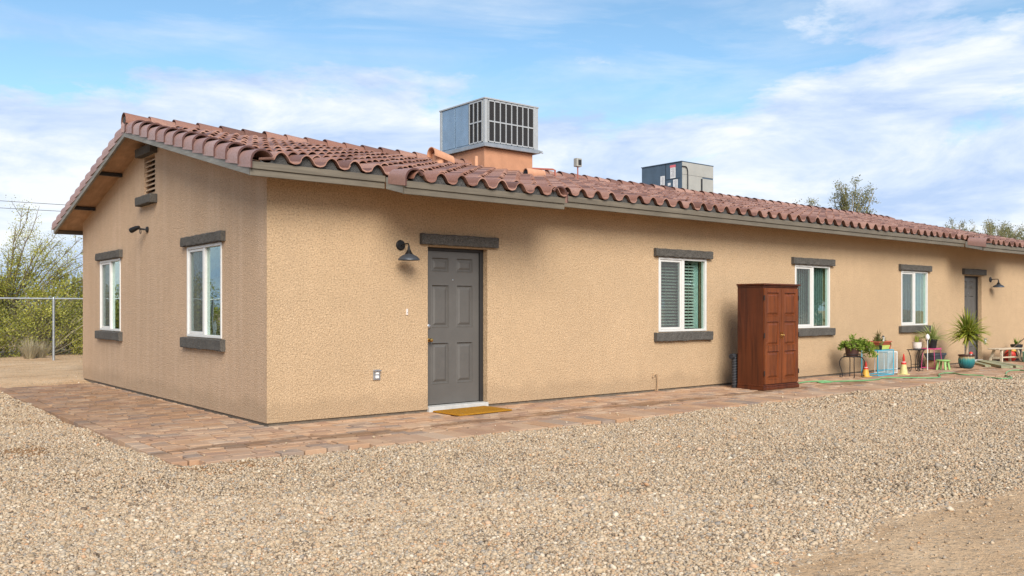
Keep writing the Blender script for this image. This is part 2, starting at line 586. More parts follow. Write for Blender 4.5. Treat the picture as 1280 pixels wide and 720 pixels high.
wall_panel(0, LEN, [], {'cuts': [], 'f': lambda u: Z_DECK_B}, .16, lambda u, d, z: (u, DEP - d, z)).build('wall', 'stucco', house)
wall_panel(0, DEP, [], {'cuts': [RIDGE], 'f': lambda u: zroof(u, Z_DECK_B)}, .16, lambda u, d, z: (LEN - d, u, z)).build('wall', 'stucco_gable', house)
mb = MB()
mb.box(.022, LEN - .02, .022, .15, -.25, .06)
mb.box(.022, .15, .15, DEP - .02, -.25, .06)
mb.box(.15, LEN - .02, DEP - .15, DEP - .02, -.25, .06)
mb.box(LEN - .15, LEN - .02, .15, DEP - .15, -.25, .06)
mb.build('foundation', 'foundation', house)
MB().box(.16, LEN - .16, .16, DEP - .16, -.2, .02).build('interior_floor', 'interior', house)
MB().box(.16, LEN - .16, 3.2, 3.3, .02, 2.9).build('interior_wall', 'interior', house)

# --- openings' trim
def trim(name, x0, x1, y_out, z0, z1, parent, loc, rotz):
    """rough cast lintel or sill, local frame: x along the wall, -y outward"""
    nx, nz = 24, 4
    vs, fs = [], []
    rr = random.Random(hash((name, round(loc[0], 2), round(loc[1], 2))) & 0xffff)
    j = lambda s: rr.uniform(-s, s)
    prof = [(.03, z0), (y_out + .008, z0), (y_out, z0 + .012), (y_out, (z0 + z1) / 2), (y_out, z1 - .012), (y_out + .008, z1), (.03, z1)]
    for i in range(nx + 1):
        x = x0 + (x1 - x0) * i / nx
        for (y, z) in prof:
            vs.append((x + (j(.004) if 0 < i < nx else 0), y + j(.004), z + j(.005)))
    n = len(prof)
    for i in range(nx):
        for k in range(n - 1):
            fs.append((i * n + k, i * n + k + 1, (i + 1) * n + k + 1, (i + 1) * n + k))
    fs.append(tuple(range(n)))
    fs.append(tuple(nx * n + k for k in reversed(range(n))))
    return MB().add(vs, fs).build(name, 'cast_trim', parent, loc=loc, rotz=rotz)

def make_window(loc, rotz, w, cover):
    h = WIN_Z1 - WIN_Z0
    x0, x1 = -w / 2 + .001, w / 2 - .001
    t = .036
    yo, yi = -.012, .075
    m = MB()
    m.box(x0, x0 + t, yo, yi, .001, h - .001)
    m.box(x1 - t, x1, yo, yi, .001, h - .001)
    m.box(x0 + t, x1 - t, yo, yi, .001, .001 + t)
    m.box(x0 + t, x1 - t, yo, yi, h - t - .001, h - .001)
    m.box(-.034, .034, yo + .006, yi - .004, t + .001, h - t - .001)
    win = m.build('window', 'white_vinyl', house, bevel=.004, loc=loc, rotz=rotz)
    # sliding sash on the left
    m = MB()
    a, b, c, d = x0 + t + .001, -.035, t + .003, h - t - .003
    s = .034
    m.box(a, a + s, .004, .05, c, d)
    m.box(b - s, b, .004, .05, c, d)
    m.box(a + s, b - s, .004, .05, c, c + s)
    m.box(a + s, b - s, .004, .05, d - s, d)
    m.build('sash', 'white_vinyl', win, bevel=.003)
    MB().box(a + s, b - s, .030, .034, c + s, d - s).build('pane', 'window_glass', win)
    MB().box(.035, x1 - t - .001, .030, .034, t + .002, h - t - .002).build('pane', 'window_glass', win)
    MB().add([(a + s, .012, c + s), (b - s, .012, c + s), (b - s, .012, d - s), (a + s, .012, d - s)], [(0, 1, 2, 3)]).build('screen', 'insect_screen', win)
    if cover == 'slats':
        m = MB()
        z = .05
        while z < h - .05:
            m.hexa([(x0 + .05, .115, z), (x1 - .16, .115, z), (x1 - .16, .15, z + .026), (x0 + .05, .15, z + .026),
                    (x0 + .05, .115, z + .003), (x1 - .16, .115, z + .003), (x1 - .16, .15, z + .029), (x0 + .05, .15, z + .029)])
            z += .052
        m.box(.28, .284, .113, .116, .05, h - .05)
        m.box(-.3, -.296, .113, .116, .05, h - .05)
        m.build('blind', 'blind_vinyl', win)
        m = MB()
        wave_cloth(m, x1 - .17, x1 - .02, .17, .04, h - .03, 5)
        m.build('curtain', 'curtain_green', win, smooth=True)
    elif cover == 'vertical':
        m = MB()
        x = x0 + .06
        while x < x1 - .06:
            if not (.27 < x < .30):
                m.hexa([(x, .12, .05), (x + .065, .145, .05), (x + .066, .147, .05), (x, .123, .05),
                        (x, .12, h - .05), (x + .065, .145, h - .05), (x + .066, .147, h - .05), (x, .123, h - .05)])
            x += .072
        m.build('blind', 'curtain_green', win)
    trim('lintel', -w / 2 - .115, w / 2 + .115, -.062, h + .006, h + .136, win, (0, 0, 0), 0)
    trim('sill', -w / 2 - .11, w / 2 + .11, -.066, -.152, -.008, win, (0, 0, 0), 0)
    return win

def wave_cloth(m, x0, x1, y, z0, z1, n):
    k = n * 6
    vs, fs = [], []
    for i in range(k + 1):
        x = x0 + (x1 - x0) * i / k
        yy = y + .018 * math.sin(i / 6 * 2 * PI)
        vs += [(x, yy, z0), (x, yy, z1)]
    for i in range(k):
        fs.append((2 * i, 2 * i + 2, 2 * i + 3, 2 * i + 1))
    m.add(vs, fs)

for x, cv in zip(front_windows, ('slats', 'vertical', 'vertical')):
    make_window((x, 0, WIN_Z0), 0, WIN_W, cv)
for y in gable_windows:
    make_window((0, y, WIN_Z0), -PI / 2, gw, None)

def panel_face(m, x0, x1, z0, z1, rects, y, rec=.010, raise_=.007, ring=.016):
    """a door face at depth y (outward is -y) with moulded raised panels"""
    xs = sorted({x0, x1, *[r[0] for r in rects], *[r[1] for r in rects]})
    zs = sorted({z0, z1, *[r[2] for r in rects], *[r[3] for r in rects]})
    for a, b in zip(xs[:-1], xs[1:]):
        for c, d in zip(zs[:-1], zs[1:]):
            mx, mz = (a + b) / 2, (c + d) / 2
            if any(r[0] < mx < r[1] and r[2] < mz < r[3] for r in rects):
                continue
            m.add([(a, y, c), (b, y, c), (b, y, d), (a, y, d)], [(0, 1, 2, 3)])
    for (a, b, c, d) in rects:
        rings = [(0, y), (ring * .35, y - .003), (ring, y + rec), (ring * 1.7, y + rec), (ring * 3.2, y + rec - raise_)]
        vs, fs = [], []
        for (i, yy) in rings:
            vs += [(a + i, yy, c + i), (b - i, yy, c + i), (b - i, yy, d - i), (a + i, yy, d - i)]
        for r in range(len(rings) - 1):
            for k in range(4):
                n = (k + 1) % 4
                fs.append((r * 4 + k, r * 4 + n, (r + 1) * 4 + n, (r + 1) * 4 + k))
        e = (len(rings) - 1) * 4
        fs.append((e, e + 1, e + 2, e + 3))
        m.add(vs, fs)

def slab_sides(m, x0, x1, y0, y1, z0, z1):
    m.add([(x0, y0, z0), (x1, y0, z0), (x1, y1, z0), (x0, y1, z0), (x0, y0, z1), (x1, y0, z1), (x1, y1, z1), (x0, y1, z1)],
          [(0, 3, 2, 1), (4, 5, 6, 7), (1, 2, 6, 5), (2, 3, 7, 6), (3, 0, 4, 7)])

def make_door(x0, x1):
    loc = (x0, 0, 0)
    w = x1 - x0
    yl = .115
    m = MB()
    a, b, c, d = .022, w - .062, .078, 2.105
    slab_sides(m, a, b, yl, yl + .045, c, d)
    W = b - a
    cols = [(a + W * .125, a + W * .44), (a + W * .575, a + W * .885)]
    rows = [(.34, .895), (1.09, 1.66), (1.83, 2.02)]
    panel_face(m, a, b, c, d, [(p, q, r, s) for p, q in cols for r, s in rows], yl, .020, .014, .020)
    door = m.build('door', 'door_paint', house, loc=loc)
    m = MB()
    m.box(.002, a - .002, .088, .158, .037, 2.148)
    m.box(b + .003, w - .002, .088, .158, .037, 2.148)
    m.box(a - .002, b + .003, .088, .158, d + .004, 2.148)
    m.build('frame', 'door_frame', door, bevel=.003)
    MB().box(.003, w - .003, -.035, .157, -.05, .066).build('threshold', 'concrete_sill', door, bevel=.006)
    m = MB().lathe([(.026, 0), (.026, .012), (.012, .016), (.012, .05), (.022, .056), (.027, .07), (.022, .085), (.008, .09)], (a + .062, yl, .93), 14, '-y')
    m.build('handle', 'brass', door, smooth=True)
    MB().lathe([(.03, 0), (.03, .014), (.024, .02), (.01, .022)], (a + .062, yl, 1.11), 14, '-y').build('lock', 'steel', door, smooth=True)
    MB().lathe([(.010, 0), (.010, .006), (.006, .007)], (a + W * .51, yl, 1.725), 10, '-y').build('peephole', 'steel', door, smooth=True)
    trim('lintel', -.125, w + .155, -.06, 2.172, 2.312, door, (0, 0, 0), 0)
for a, b in doors:
    make_door(a, b)
MB().box(doors[0][0], doors[0][1], .165, .2, 0, 2.3).build('interior_wall', 'interior', house)
MB().box(doors[1][0], doors[1][1], .165, .2, 0, 2.3).build('interior_wall', 'interior', house)

# --- gable vent
m = MB()
for i in range(8):
    z = 3.075 + i * .073
    m.hexa([(.02, 4.052, z), (.10, 4.052, z + .055), (.10, 4.578, z + .055), (.02, 4.578, z),
            (.02, 4.052, z + .018), (.10, 4.052, z + .073), (.10, 4.578, z + .073), (.02, 4.578, z + .018)])
vent = m.build('vent', 'stucco_gable', house)
MB().box(.12, .15, 4.052, 4.578, 3.062, 3.66).build('backing', 'black_plastic', vent)
trim('lintel', -.375, .375, -.11, 3.672, 3.80, vent, (0, 4.315, 0), -PI / 2)
trim('sill', -.375, .375, -.11, 2.925, 3.055, vent, (0, 4.315, 0), -PI / 2)

# --- roof structure
X0R, X1R = OVER, 22.3
def slab(m, x0, x1, ya, yb, zb, zt):
    """a deck piece between two y values, following the slope"""
    m.hexa([(x0, ya, zroof(ya, zb)), (x1, ya, zroof(ya, zb)), (x1, yb, zroof(yb, zb)), (x0, yb, zroof(yb, zb)),
            (x0, ya, zroof(ya, zt)), (x1, ya, zroof(ya, zt)), (x1, yb, zroof(yb, zt)), (x0, yb, zroof(yb, zt))])
m = MB()
slab(m, X0R + .04, X1R - .04, EAVE + .04, RIDGE, Z_DECK_B, Z_DECK_T)
slab(m, X0R + .04, X1R - .04, RIDGE, DEP - EAVE - .04, Z_DECK_B, Z_DECK_T)
exts = [(1.25, 3.74), (16.66, 19.30)]
for a, b in exts:
    slab(m, a + .03, b - .03, EXT + .04, EAVE + .04, Z_DECK_B, Z_DECK_T)
m.build('roof_deck', 'soffit', house)
for y in (.9, 2.6, 5.8, 7.5):     # outlookers under the gable overhang
    zz = zroof(y, Z_DECK_B)
    MB().box(X0R + .045, -.003, y - .045, y + .045, zz - .055, zz - .006).build('outlooker', 'door_frame', house)
# fascia: two boards, the upper one set proud
def fascia(m, x0, x1, yf, sgn=1):
    m = MB()
    zb = 2.882 + SLOPE * yf
    y = lambda v: v if sgn == 1 else DEP - v
    m.box(x0, x1, *sorted((y(yf), y(yf + .038))), zb, zb + .072)
    m.box(x0, x1, *sorted((y(yf - .018), y(yf + .038))), zb + .0735, zb + .150)
    m.build('fascia', 'fascia_paint', house, bevel=.003)
m = None
xs = [X0R]
for a, b in exts:
    xs += [a, b]
xs.append(X1R)
for i in range(0, len(xs), 2):
    fascia(m, xs[i] + (.0 if i == 0 else .002), xs[i + 1] - .002, EAVE)
for a, b in exts:
    fascia(m, a, b, EXT)
fascia(m, X0R, X1R, EAVE, -1)
rbs = []
for (x0, x1) in ((X0R + .001, X0R + .038), (X1R - .038, X1R - .001)):
    rbs += [(x0, x1, EAVE + .04, RIDGE), (x0, x1, RIDGE, DEP - EAVE - .04)]
for a, b in exts:
    rbs += [(a + .001, a + .03, EXT + .04, EAVE - .02), (b - .03, b - .001, EXT + .04, EAVE - .02)]
for r_ in rbs:
    m = MB()
    slab(m, *r_, 2.882, 3.02)
    m.build('rake_board', 'rake_paint', house, bevel=.003)
# mortar stops below the first course of tiles
def eave_fill(x0, x1, yf):
    m = MB()
    n = int((x1 - x0) / .02)
    zb = zroof(yf, 3.02) - .02
    vs, fs = [], []
    for i in range(n + 1):
        x = x0 + (x1 - x0) * i / n
        zt = max(zb + .004, zroof(yf, Z_TILE) + .012 + prof((x - TX0) / TW * 1.0))
        for (y, z) in ((yf + .012, zb), (yf + .012, zt), (yf + .05, zt), (yf + .05, zb)):
            vs.append((x, y, z))
    for i in range(n):
        for k_ in range(4):
            a_, b_ = i * 4 + k_, i * 4 + (k_ + 1) % 4
            fs.append((a_, b_, b_ + 4, a_ + 4))
    fs += [(0, 3, 2, 1), (n * 4, n * 4 + 1, n * 4 + 2, n * 4 + 3)]
    m.add(vs, fs).build('eave_mortar', 'mortar', house)
def add_fill():
    for i in range(0, len(xs), 2):
        eave_fill(xs[i] + .12, xs[i + 1] - .02, EAVE)
    for a, b in exts:
        eave_fill(a + .12, b - .02, EXT)
for s, x in ((1, X0R), (-1, X1R)):
    m = MB().tube([(x + s * .005, RIDGE, 4.085), (x + s * .16, RIDGE, 4.085)], .105, 16)
    m.build('ridge_mortar', 'mortar', house, smooth=True)

# --- tiles
TW, TEX, TLEN = .30, .368, .43
def prof(u):
    """S tile section, u in 0..1 across one tile; height above the pan plane"""
    u = u % 1.0
    if u < .56:
        return .088 * math.sin(PI * u / .56) ** .7
    return -.022 * math.sin(PI * (u - .56) / .44)
TX0 = -.15
add_fill()
NU = 14
US = [i / NU for i in range(NU + 1)]
def tile_field(m, x0, x1, ylow, n_rows, side=1, y_top=RIDGE - .02, row0=0):
    cosr = 1 / math.sqrt(1 + SLOPE ** 2)
    for r in range(n_rows):
        ya = ylow + r * TEX * cosr
        yb = min(ya + TLEN * cosr, y_top + .02)
        if yb - ya < .08:
            continue
        nc = int(round((x1 - x0) / TW))
        for c in range(nc):
            xx = x0 + c * TW
            jx, jz, jr, jy = random.gauss(0, .003), random.gauss(0, .003), random.gauss(0, .004), random.gauss(0, .006)
            top, bot = [], []
            for (yy, lift) in ((ya + jy, .046), ((ya + yb) / 2, .022), (yb, .000)):
                for u in US:
                    x = xx + u * (TW + .018) + jx
                    z = zroof(yy, Z_TILE) + lift + prof(u * 1.03) + jz + jr * (u - .5)
                    Y = yy if side == 1 else DEP - yy
                    top.append((x, Y, z))
                    bot.append((x, Y, z - .017))
            o = len(m.v)
            n = NU + 1
            m.v.extend(top + bot)
            B = 3 * n
            for k in range(2):
                for i in range(NU):
                    m.f.append((o + k * n + i, o + k * n + i + 1, o + (k + 1) * n + i + 1, o + (k + 1) * n + i))
                    m.f.append((o + B + k * n + i, o + B + (k + 1) * n + i, o + B + (k + 1) * n + i + 1, o + B + k * n + i + 1))
            for i in range(NU):
                m.f.append((o + i, o + B + i, o + B + i + 1, o + i + 1))
            for k in range(2):
                m.f.append((o + k * n, o + (k + 1) * n, o + B + (k + 1) * n, o + B + k * n))
                e = n - 1
                m.f.append((o + k * n + e, o + B + k * n + e, o + B + (k + 1) * n + e, o + (k + 1) * n + e))
tx0 = -.15
m = MB()
tile_field(m, tx0, tx0 + TW * 74, EAVE - .045, 14)
tile_field(m, tx0, tx0 + TW * 74, EAVE - .045, 14, -1)
for a, b in exts:
    n0 = math.ceil((a + .02 - tx0) / TW)
    n1 = math.floor((b + .05 - tx0) / TW)
    tile_field(m, tx0 + n0 * TW, tx0 + n1 * TW, EXT - .05, 1, 1, EAVE + .02)
m.build('roof_tiles', 'roof_tile', house, smooth=True)

def barrel(m, p0, p1, r0, r1, side, up, a0=-.05 * PI, a1=1.05 * PI, sy=1.0, n=14, th=.014):
    """half-barrel cover tile from p0 (big end) to p1"""
    p0, p1, side, up = Vector(p0), Vector(p1), Vector(side), Vector(up)
    o = len(m.v)
    for (p, r) in ((p0, r0), (p0.lerp(p1, .12), r0 * .985), (p1, r1)):
        for rr in (r, r - th):
            for i in range(n + 1):
                t = a0 + (a1 - a0) * i / n
                m.v.append(tuple(p + side * (math.cos(t) * rr) + up * (math.sin(t) * rr * sy)))
    N = n + 1
    for k in range(2):
        A, B = o + k * 2 * N, o + (k + 1) * 2 * N
        for i in range(n):
            m.f.append((A + i, A + i + 1, B + i + 1, B + i))
            m.f.append((A + N + i, B + N + i, B + N + i + 1, A + N + i + 1))
        m.f.append((A, B, B + N, A + N))
        m.f.append((A + n, A + N + n, B + N + n, B + n))
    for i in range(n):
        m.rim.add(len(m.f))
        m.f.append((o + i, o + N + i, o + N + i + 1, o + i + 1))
        E = o + 4 * N
        m.f.append((E + i, E + i + 1, E + N + i + 1, E + N + i))
m = MB()
x = X0R - .01
while x < X1R - .2:
    j = random.gauss(0, .004)
    barrel(m, (x, RIDGE, 4.118 + j), (x + .43, RIDGE, 4.092 + j), .128, .112, (0, 1, 0), (0, 0, 1), -.1 * PI, 1.1 * PI)
    x += .363
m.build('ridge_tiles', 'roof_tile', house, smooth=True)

def rake_run(m, x, sgn, ya, yb, first=0):
    """cover tiles that wrap over a roof edge at x; sgn -1: the outer side faces -x"""
    cosr = 1 / math.sqrt(1 + SLOPE ** 2)
    d = 1 if yb > ya else -1
    y = ya
    while (yb - y) * d > .1:
        y2 = y + d * .42 * cosr
        if (y2 - yb) * d > 0: y2 = yb
        A, B = [], []
        jz = random.gauss(0, .003)
        for (yy, sc, lift) in ((y, 1.0, .042), (y + (y2 - y) * .1, .985, .038), (y2, .86, 0)):
            ring_o, ring_i = [], []
            xc = x - sgn * .128
            hz = zroof(yy if yy >= EXT * 2 else yy, 3.02) + lift + jz
            pts = [(-1, -.088), (-1, -.045)] + [(-math.cos(t), .125 * math.sin(t)) for t in [PI * i / 12 for i in range(0, 11)]]
            for (px, pz) in pts:
                ring_o.append((xc - sgn * px * .135 * sc, yy, hz + pz * sc))
                ring_i.append((xc - sgn * px * .135 * sc * .86, yy, hz + (pz - .018 if pz > 0 else pz) * sc))
            A.append(ring_o)
            B.append(ring_i)
        o = len(m.v)
        n = len(A[0])
        for k in range(3):
            m.v.extend(A[k] + B[k])
        for k in range(2):
            P, Q = o + k * 2 * n, o + (k + 1) * 2 * n
            for i in range(n - 1):
                m.f.append((P + i, P + i + 1, Q + i + 1, Q + i))
                m.f.append((P + n + i, Q + n + i, Q + n + i + 1, P + n + i + 1))
            m.f.append((P, Q, Q + n, P + n))
            m.f.append((P + n - 1, P + 2 * n - 1, Q + 2 * n - 1, Q + n - 1))
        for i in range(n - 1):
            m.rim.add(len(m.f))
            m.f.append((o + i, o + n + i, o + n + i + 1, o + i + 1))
            E = o + 4 * n
            m.f.append((E + i, E + i + 1, E + n + i + 1, E + n + i))
        y += d * TEX * cosr
runs = []
for x, s in ((X0R - .012, -1), (X1R + .012, 1)):
    runs += [(x, s, EAVE - .05, RIDGE + .02), (x, s, DEP - EAVE + .05, RIDGE - .02)]
for a, b in exts:
    runs += [(a - .012, -1, EXT - .05, EAVE - .06), (b + .012, 1, EXT - .05, EAVE - .06)]
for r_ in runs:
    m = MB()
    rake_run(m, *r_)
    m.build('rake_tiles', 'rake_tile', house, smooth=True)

# --- things that pierce the roof: curbs and pipes belong to the house
curb = MB().box(5.93, 7.13, 3.68, 5.0, 3.75, 4.41).build('roof_curb', 'curb_paint', house, bevel=.006)
MB().box(12.62, 13.70, 4.5, 5.62, 3.8, 4.12).build('roof_curb', 'curb_paint', house, bevel=.006)
def roof_pt(x, y):
    return zroof(y, Z_TILE) + .02
# hooded vent tile on a stub, left of the curb
z = roof_pt(4.30, 2.86)
m = MB().tube([(4.30, 2.86, z - .1), (4.30, 2.86, z + .22)], .10, 14)
hood = m.build('roof_vent', 'pipe_paint', house, smooth=True)
m = MB()
barrel(m, (4.12, 2.80, z + .20), (4.62, 2.92, z + .13), .12, .11, (0, 1, 0), (0, 0, 1), -.1 * PI, 1.1 * PI)
m.rim.clear()
m.build('hood', 'pipe_paint', hood, smooth=True)
z = roof_pt(5.45, 3.30)
MB().tube([(5.45, 3.30, z - .1), (5.45, 3.30, z + .27)], .036, 10).build('roof_vent', 'pipe_paint', house, smooth=True)
z = roof_pt(6.22, 2.75)
m = MB()
barrel(m, (6.05, 2.62, z + .06), (6.62, 2.78, z + .10), .105, .10, (.2, .97, 0), (0, 0, 1), -.15 * PI, 1.15 * PI)
m.rim.clear()
hood2 = m.build('roof_vent', 'pipe_paint', house, smooth=True)
MB().tube([(6.09, 2.63, z + .055), (6.30, 2.69, z + .06)], .082, 14).build('mouth', 'black_plastic', hood2)
# red condensate pipe from the curb
z1 = 4.09
m = MB().tube([(7.13, 3.80, 4.14), (7.62, 3.62, 4.145), (7.66, 3.60, 4.13), (7.66, 3.60, 3.86)], .020, 8)
m.build('drain_pipe', 'red_pipe', house, smooth=True)

# ------------------------------------------------------------------ rooftop air conditioners
def grille(m, x0, x1, z0, z1, nx, nz, y, bw=.022):
    """bars in local frame, outward -y"""
    for i in range(nx + 1):
        x = x0 + (x1 - x0) * i / nx
        m.box(x - bw / 2, x + bw / 2, y - .012, y, z0, z1)
    for k in range(nz + 1):
        z = z0 + (z1 - z0) * k / nz
        zz = z - bw * .6
        for i in range(nx):
            xa = x0 + (x1 - x0) * i / nx + bw / 2
            xb = x0 + (x1 - x0) * (i + 1) / nx - bw / 2
            m.box(xa, xb, y - .010, y - .001, zz, zz + bw * 1.2)

ac = thing('air_conditioner', 'boxy rooftop air conditioner with black grilles on an orange curb', 'air conditioner', (5.88, 3.60, 4.41))
w, d, h = 1.33, 1.50, .93
mb = MB().box(.012, w - .012, .012, d - .012, .075, h - .03)
mb.build('casing', 'ac_blue', ac, bevel=.004)
MB().box(-.012, w + .012, -.012, d + .012, h - .03, h).build('lid', 'ac_frame', ac, bevel=.005)
for (x, y) in ((0, 0), (w - .07, 0), (0, d - .07), (w - .07, d - .07)):
    MB().box(x + .001, x + .069, y + .001, y + .069, .076, h - .031).build('corner_post', 'ac_frame', ac, bevel=.003)
m = MB()
m.box(-.02, w + .02, -.02, .03, 0, .074)
m.box(-.02, .03, .031, d + .02, 0, .074)
m.box(w - .03, w + .02, .031, d + .02, 0, .074)
m.box(.031, w - .031, d - .03, d + .02, 0, .074)
m.build('base_rail', 'galvanised', ac, bevel=.004)
fr = MB().box(.075, w - .12, .003, .011, .09, h - .045).build('coil', 'ac_coil', ac)
m = MB()
grille(m, .085, w - .125, .10, h - .055, 8, 2, .001)
m.box(w - .122, w - .071, -.006, .008, .078, h - .033)
m.build('grille', 'ac_frame', fr)
fr = MB().box(.003, .011, .075, .50, .09, h - .045).build('coil', 'ac_coil', ac)
m = MB()
grille(m, -.49, -.085, .10, h - .055, 3, 2, .001)
g = m.build('grille', 'ac_frame', fr, rotz=-PI / 2)
m = MB()
m.box(.002, .0115, .53, .955, .10, h - .06)
m.box(.002, .0115, .985, 1.41, .10, h - .06)
m.build('side_panel', 'ac_blue', ac, bevel=.004)
MB().box(w + .0, w + .07, -.04, .06, .02, .06).tube([(w + .04, -.02, .045), (w + .07, -.04, .045), (w + .07, -.05, .01)], .016, 8).build('drain_fitting', 'galvanised', ac)

ac2 = thing('air_conditioner', 'blue grey air conditioner with white warning stickers behind the roof ridge', 'air conditioner', (12.54, 4.40, 4.12))
w, d, h = 1.23, 1.31, .835
MB().box(.012, w, .0, d, .001, h - .02).build('casing', 'ac_dark_blue', ac2, bevel=.006)
MB().box(-.008, w + .01, -.012, d + .01, h - .02, h).build('lid', 'ac_dark_blue', ac2, bevel=.004)
m = MB()
m.box(.02, w - .004, -.008, -.001, .51, h - .025)
m.box(.02, .26, -.008, -.001, .01, .505)
m.box(.265, .72, -.010, -.001, .01, .505)
m.box(.80, w - .004, -.010, -.001, .01, .47)
m.box(.725, .795, -.006, -.001, .01, .505)
m.build('front_panel', 'ac_beige', ac2, bevel=.003)
m = MB()
m.tube([(.0, -.02, .70), (.13, -.03, .70), (.18, -.03, .66), (.20, -.03, .58), (.20, -.03, .02)], .013, 8)
m.build('conduit', 'black_plastic', ac2)
MB().box(.735, .785, -.02, -.006, .02, .46).build('cover_strip', 'black_plastic', ac2)
m = MB()
m.box(.004, .011, .505, .512, .02, h - .03)
m.box(.004, .011, .06, .505, .42, .428)
m.build('seam', 'black_plastic', ac2)
def sticker(y0, y1, z0, z1, head=0):
    s = MB().box(.006, .011, y0, y1, z0, z1).build('sticker', 'paper', ac2)
    if head:
        MB().box(.0035, .0055, y0 - .01, y1 + .01, z1 - head, z1 + .005).build('header', 'paper_red', s)
    m = MB()
    z = z1 - head - .03
    while z > z0 + .02:
        m.box(.0045, .0058, y0 + .02, y1 - .02 - random.random() * .04, z, z + .007)
        z -= .022
    m.build('print', 'print_grey', s)
sticker(.20, .36, .44, .76, .055)
sticker(.545, .68, .30, .53)
sticker(.13, .27, .08, .40)
MB().box(.006, .011, .355, .44, .27, .335).build('sticker', 'paper', ac2)
sticker(.78, .94, .10, .28)

# sensor on a thin mast
ant = thing('roof_sensor', 'small grey box on a thin rusty mast standing on the tile roof', 'sensor', (8.10, 3.40, 3.86))
MB().tube([(0, 0, 0), (0, 0, .36)], .014, 8).build('mast', 'red_pipe', ant)
m = MB().box(-.07, .07, -.05, .05, .36, .53).build('housing', 'ac_beige', ant, bevel=.008)
MB().box(-.03, .05, -.056, -.0505, .39, .50).build('lens', 'door_frame', m)

# ------------------------------------------------------------------ wall fittings
def barn_lamp(loc, label):
    t = thing('wall_lamp', label, 'wall lamp', loc, 0, 'gooseneck lamps beside the doors')
    MB().lathe([(.066, -.004), (.066, .012), (.056, .022), (.02, .026)], (0, 0, 0), 22, '-y').build('backplate', 'bronze_metal', t, smooth=True)
    MB().tube([(0, -.02, -.01), (0, -.06, .005), (0, -.14, .012), (0, -.185, .008), (0, -.20, -.015), (0, -.20, -.04)], .009, 8).build('arm', 'bronze_metal', t, smooth=True)
    MB().lathe([(.010, -.02), (.014, -.03), (.017, -.06), (.036, -.10), (.046, -.112), (.05, -.122)], (0, -.20, 0), 22).build('neck', 'bronze_metal', t, smooth=True)
    MB().lathe([(.046, -.118), (.05, -.124), (.075, -.135), (.11, -.155), (.135, -.185), (.139, -.197), (.135, -.196), (.10, -.16), (.03, -.14)], (0, -.20, 0), 28).build('lamp_shade', 'grey_shade', t, smooth=True)
    return t
barn_lamp((1.775, 0, 2.145), 'dark gooseneck barn lamp on the wall left of the near grey door')
barn_lamp((19.30, 0, 2.075), 'dark gooseneck barn lamp on the wall right of the far door')

sp = thing('flood_light', 'small black motion flood light high on the gable wall between the two windows', 'flood light', (0, 4.40, 2.55), -PI / 2)
sp.scale = (.78, .78, .78)
MB().lathe([(.06, -.004), (.06, .02), (.045, .035), (.015, .04)], (0, 0, 0), 18, '-y').build('backplate', 'bronze_metal', sp, smooth=True)
MB().tube([(0, -.03, 0), (-.04, -.12, .01), (-.10, -.16, .02)], .018, 8).build('arm', 'bronze_metal', sp, smooth=True)
MB().tube([(-.07, -.14, .045), (-.12, -.18, .03), (-.22, -.24, -.01), (-.24, -.25, -.02)], [.03, .045, .055, .05], 12).build('lamp_head', 'bronze_metal', sp, smooth=True)
pts = [(-.02 + .045 * math.cos(t) - .05, -.12, -.035 + .045 * math.sin(t)) for t in [2 * PI * i / 16 for i in range(17)]]
MB().tube(pts, .007, 6, False).build('sensor_ring', 'bronze_metal', sp, smooth=True)

def outlet(loc, label, s=1):
    t = thing('wall_outlet', label, 'outlet', loc, 0, 'covered outlets low on the front wall')
    MB().box(-.05 * s, .05 * s, -.018, .002, -.065 * s, .065 * s).build('cover_plate', 'steel', t, bevel=.006)
    m = MB()
    m.box(-.022 * s, .022 * s, -.030, -.0185, .008 * s, .042 * s)
    m.box(-.022 * s, .022 * s, -.030, -.0185, -.042 * s, -.008 * s)
    m.build('socket', 'paper', t, bevel=.003)
    MB().box(-.05 * s, .05 * s, -.05, -.0185, .046 * s, .06 * s).build('hood', 'steel', t, bevel=.003)
outlet((1.425, 0, .52), 'small grey weatherproof outlet low on the wall left of the near door')
outlet((18.98, 0, .52), 'small dark outlet box on the wall above the bench', 1.1)
t = thing('doorbell', 'tiny pale doorbell button on the wall left of the near door', 'doorbell', (1.87, 0, 1.30))
MB().box(-.014, .014, -.014, .002, -.04, .04).build('plate', 'white_ceramic', t, bevel=.004)
MB().lathe([(.008, 0), (.008, .006), (.004, .008)], (0, -.014, -.005), 10, '-y').build('button', 'steel', t)
t = MB().tube([(0, .03, .0), (0, -.035, .0), (0, -.045, .02), (0, -.045, .24), (-.02, -.045, .27), (-.06, -.045, .275), (-.085, -.04, .255), (-.09, -.03, .22)], .011, 8).build('drain_stub', 'stucco_pipe', None, smooth=True, loc=(6.60, 0, .02))
tag(t, 'thin tan hooked pipe sticking up at the foot of the front wall', 'pipe')
t = thing('water_spigot', 'black wrapped water pipe with a brass spigot beside the wooden armoire', 'spigot', (8.12, -.42, 0))
MB().tube([(0, 0, -.02), (0, 0, .52)], .05, 12).build('insulation', 'pipe_foam', t, smooth=True)
m = MB()
for i in range(11):
    z = .03 + i * .045
    pts = [(.052 * math.cos(a), .052 * math.sin(a), z + .03 * a / PI) for a in [PI * (.6 + k * .12) for k in range(10)]]
    m.tube(pts, .006, 5)
m.build('tape', 'silver_tape', t)
MB().tube([(-.10, 0, .535), (.0, 0, .54), (.05, -.02, .535)], .045, 10).build('wrap', 'pipe_foam', t, smooth=True)
MB().tube([(.05, -.02, .53), (.10, -.05, .535), (.135, -.07, .50)], [.02, .018, .02], 8).tube([(.07, -.05, .56), (.13, -.05, .56)], .008, 6).build('spigot', 'brass', t, smooth=True)
del t

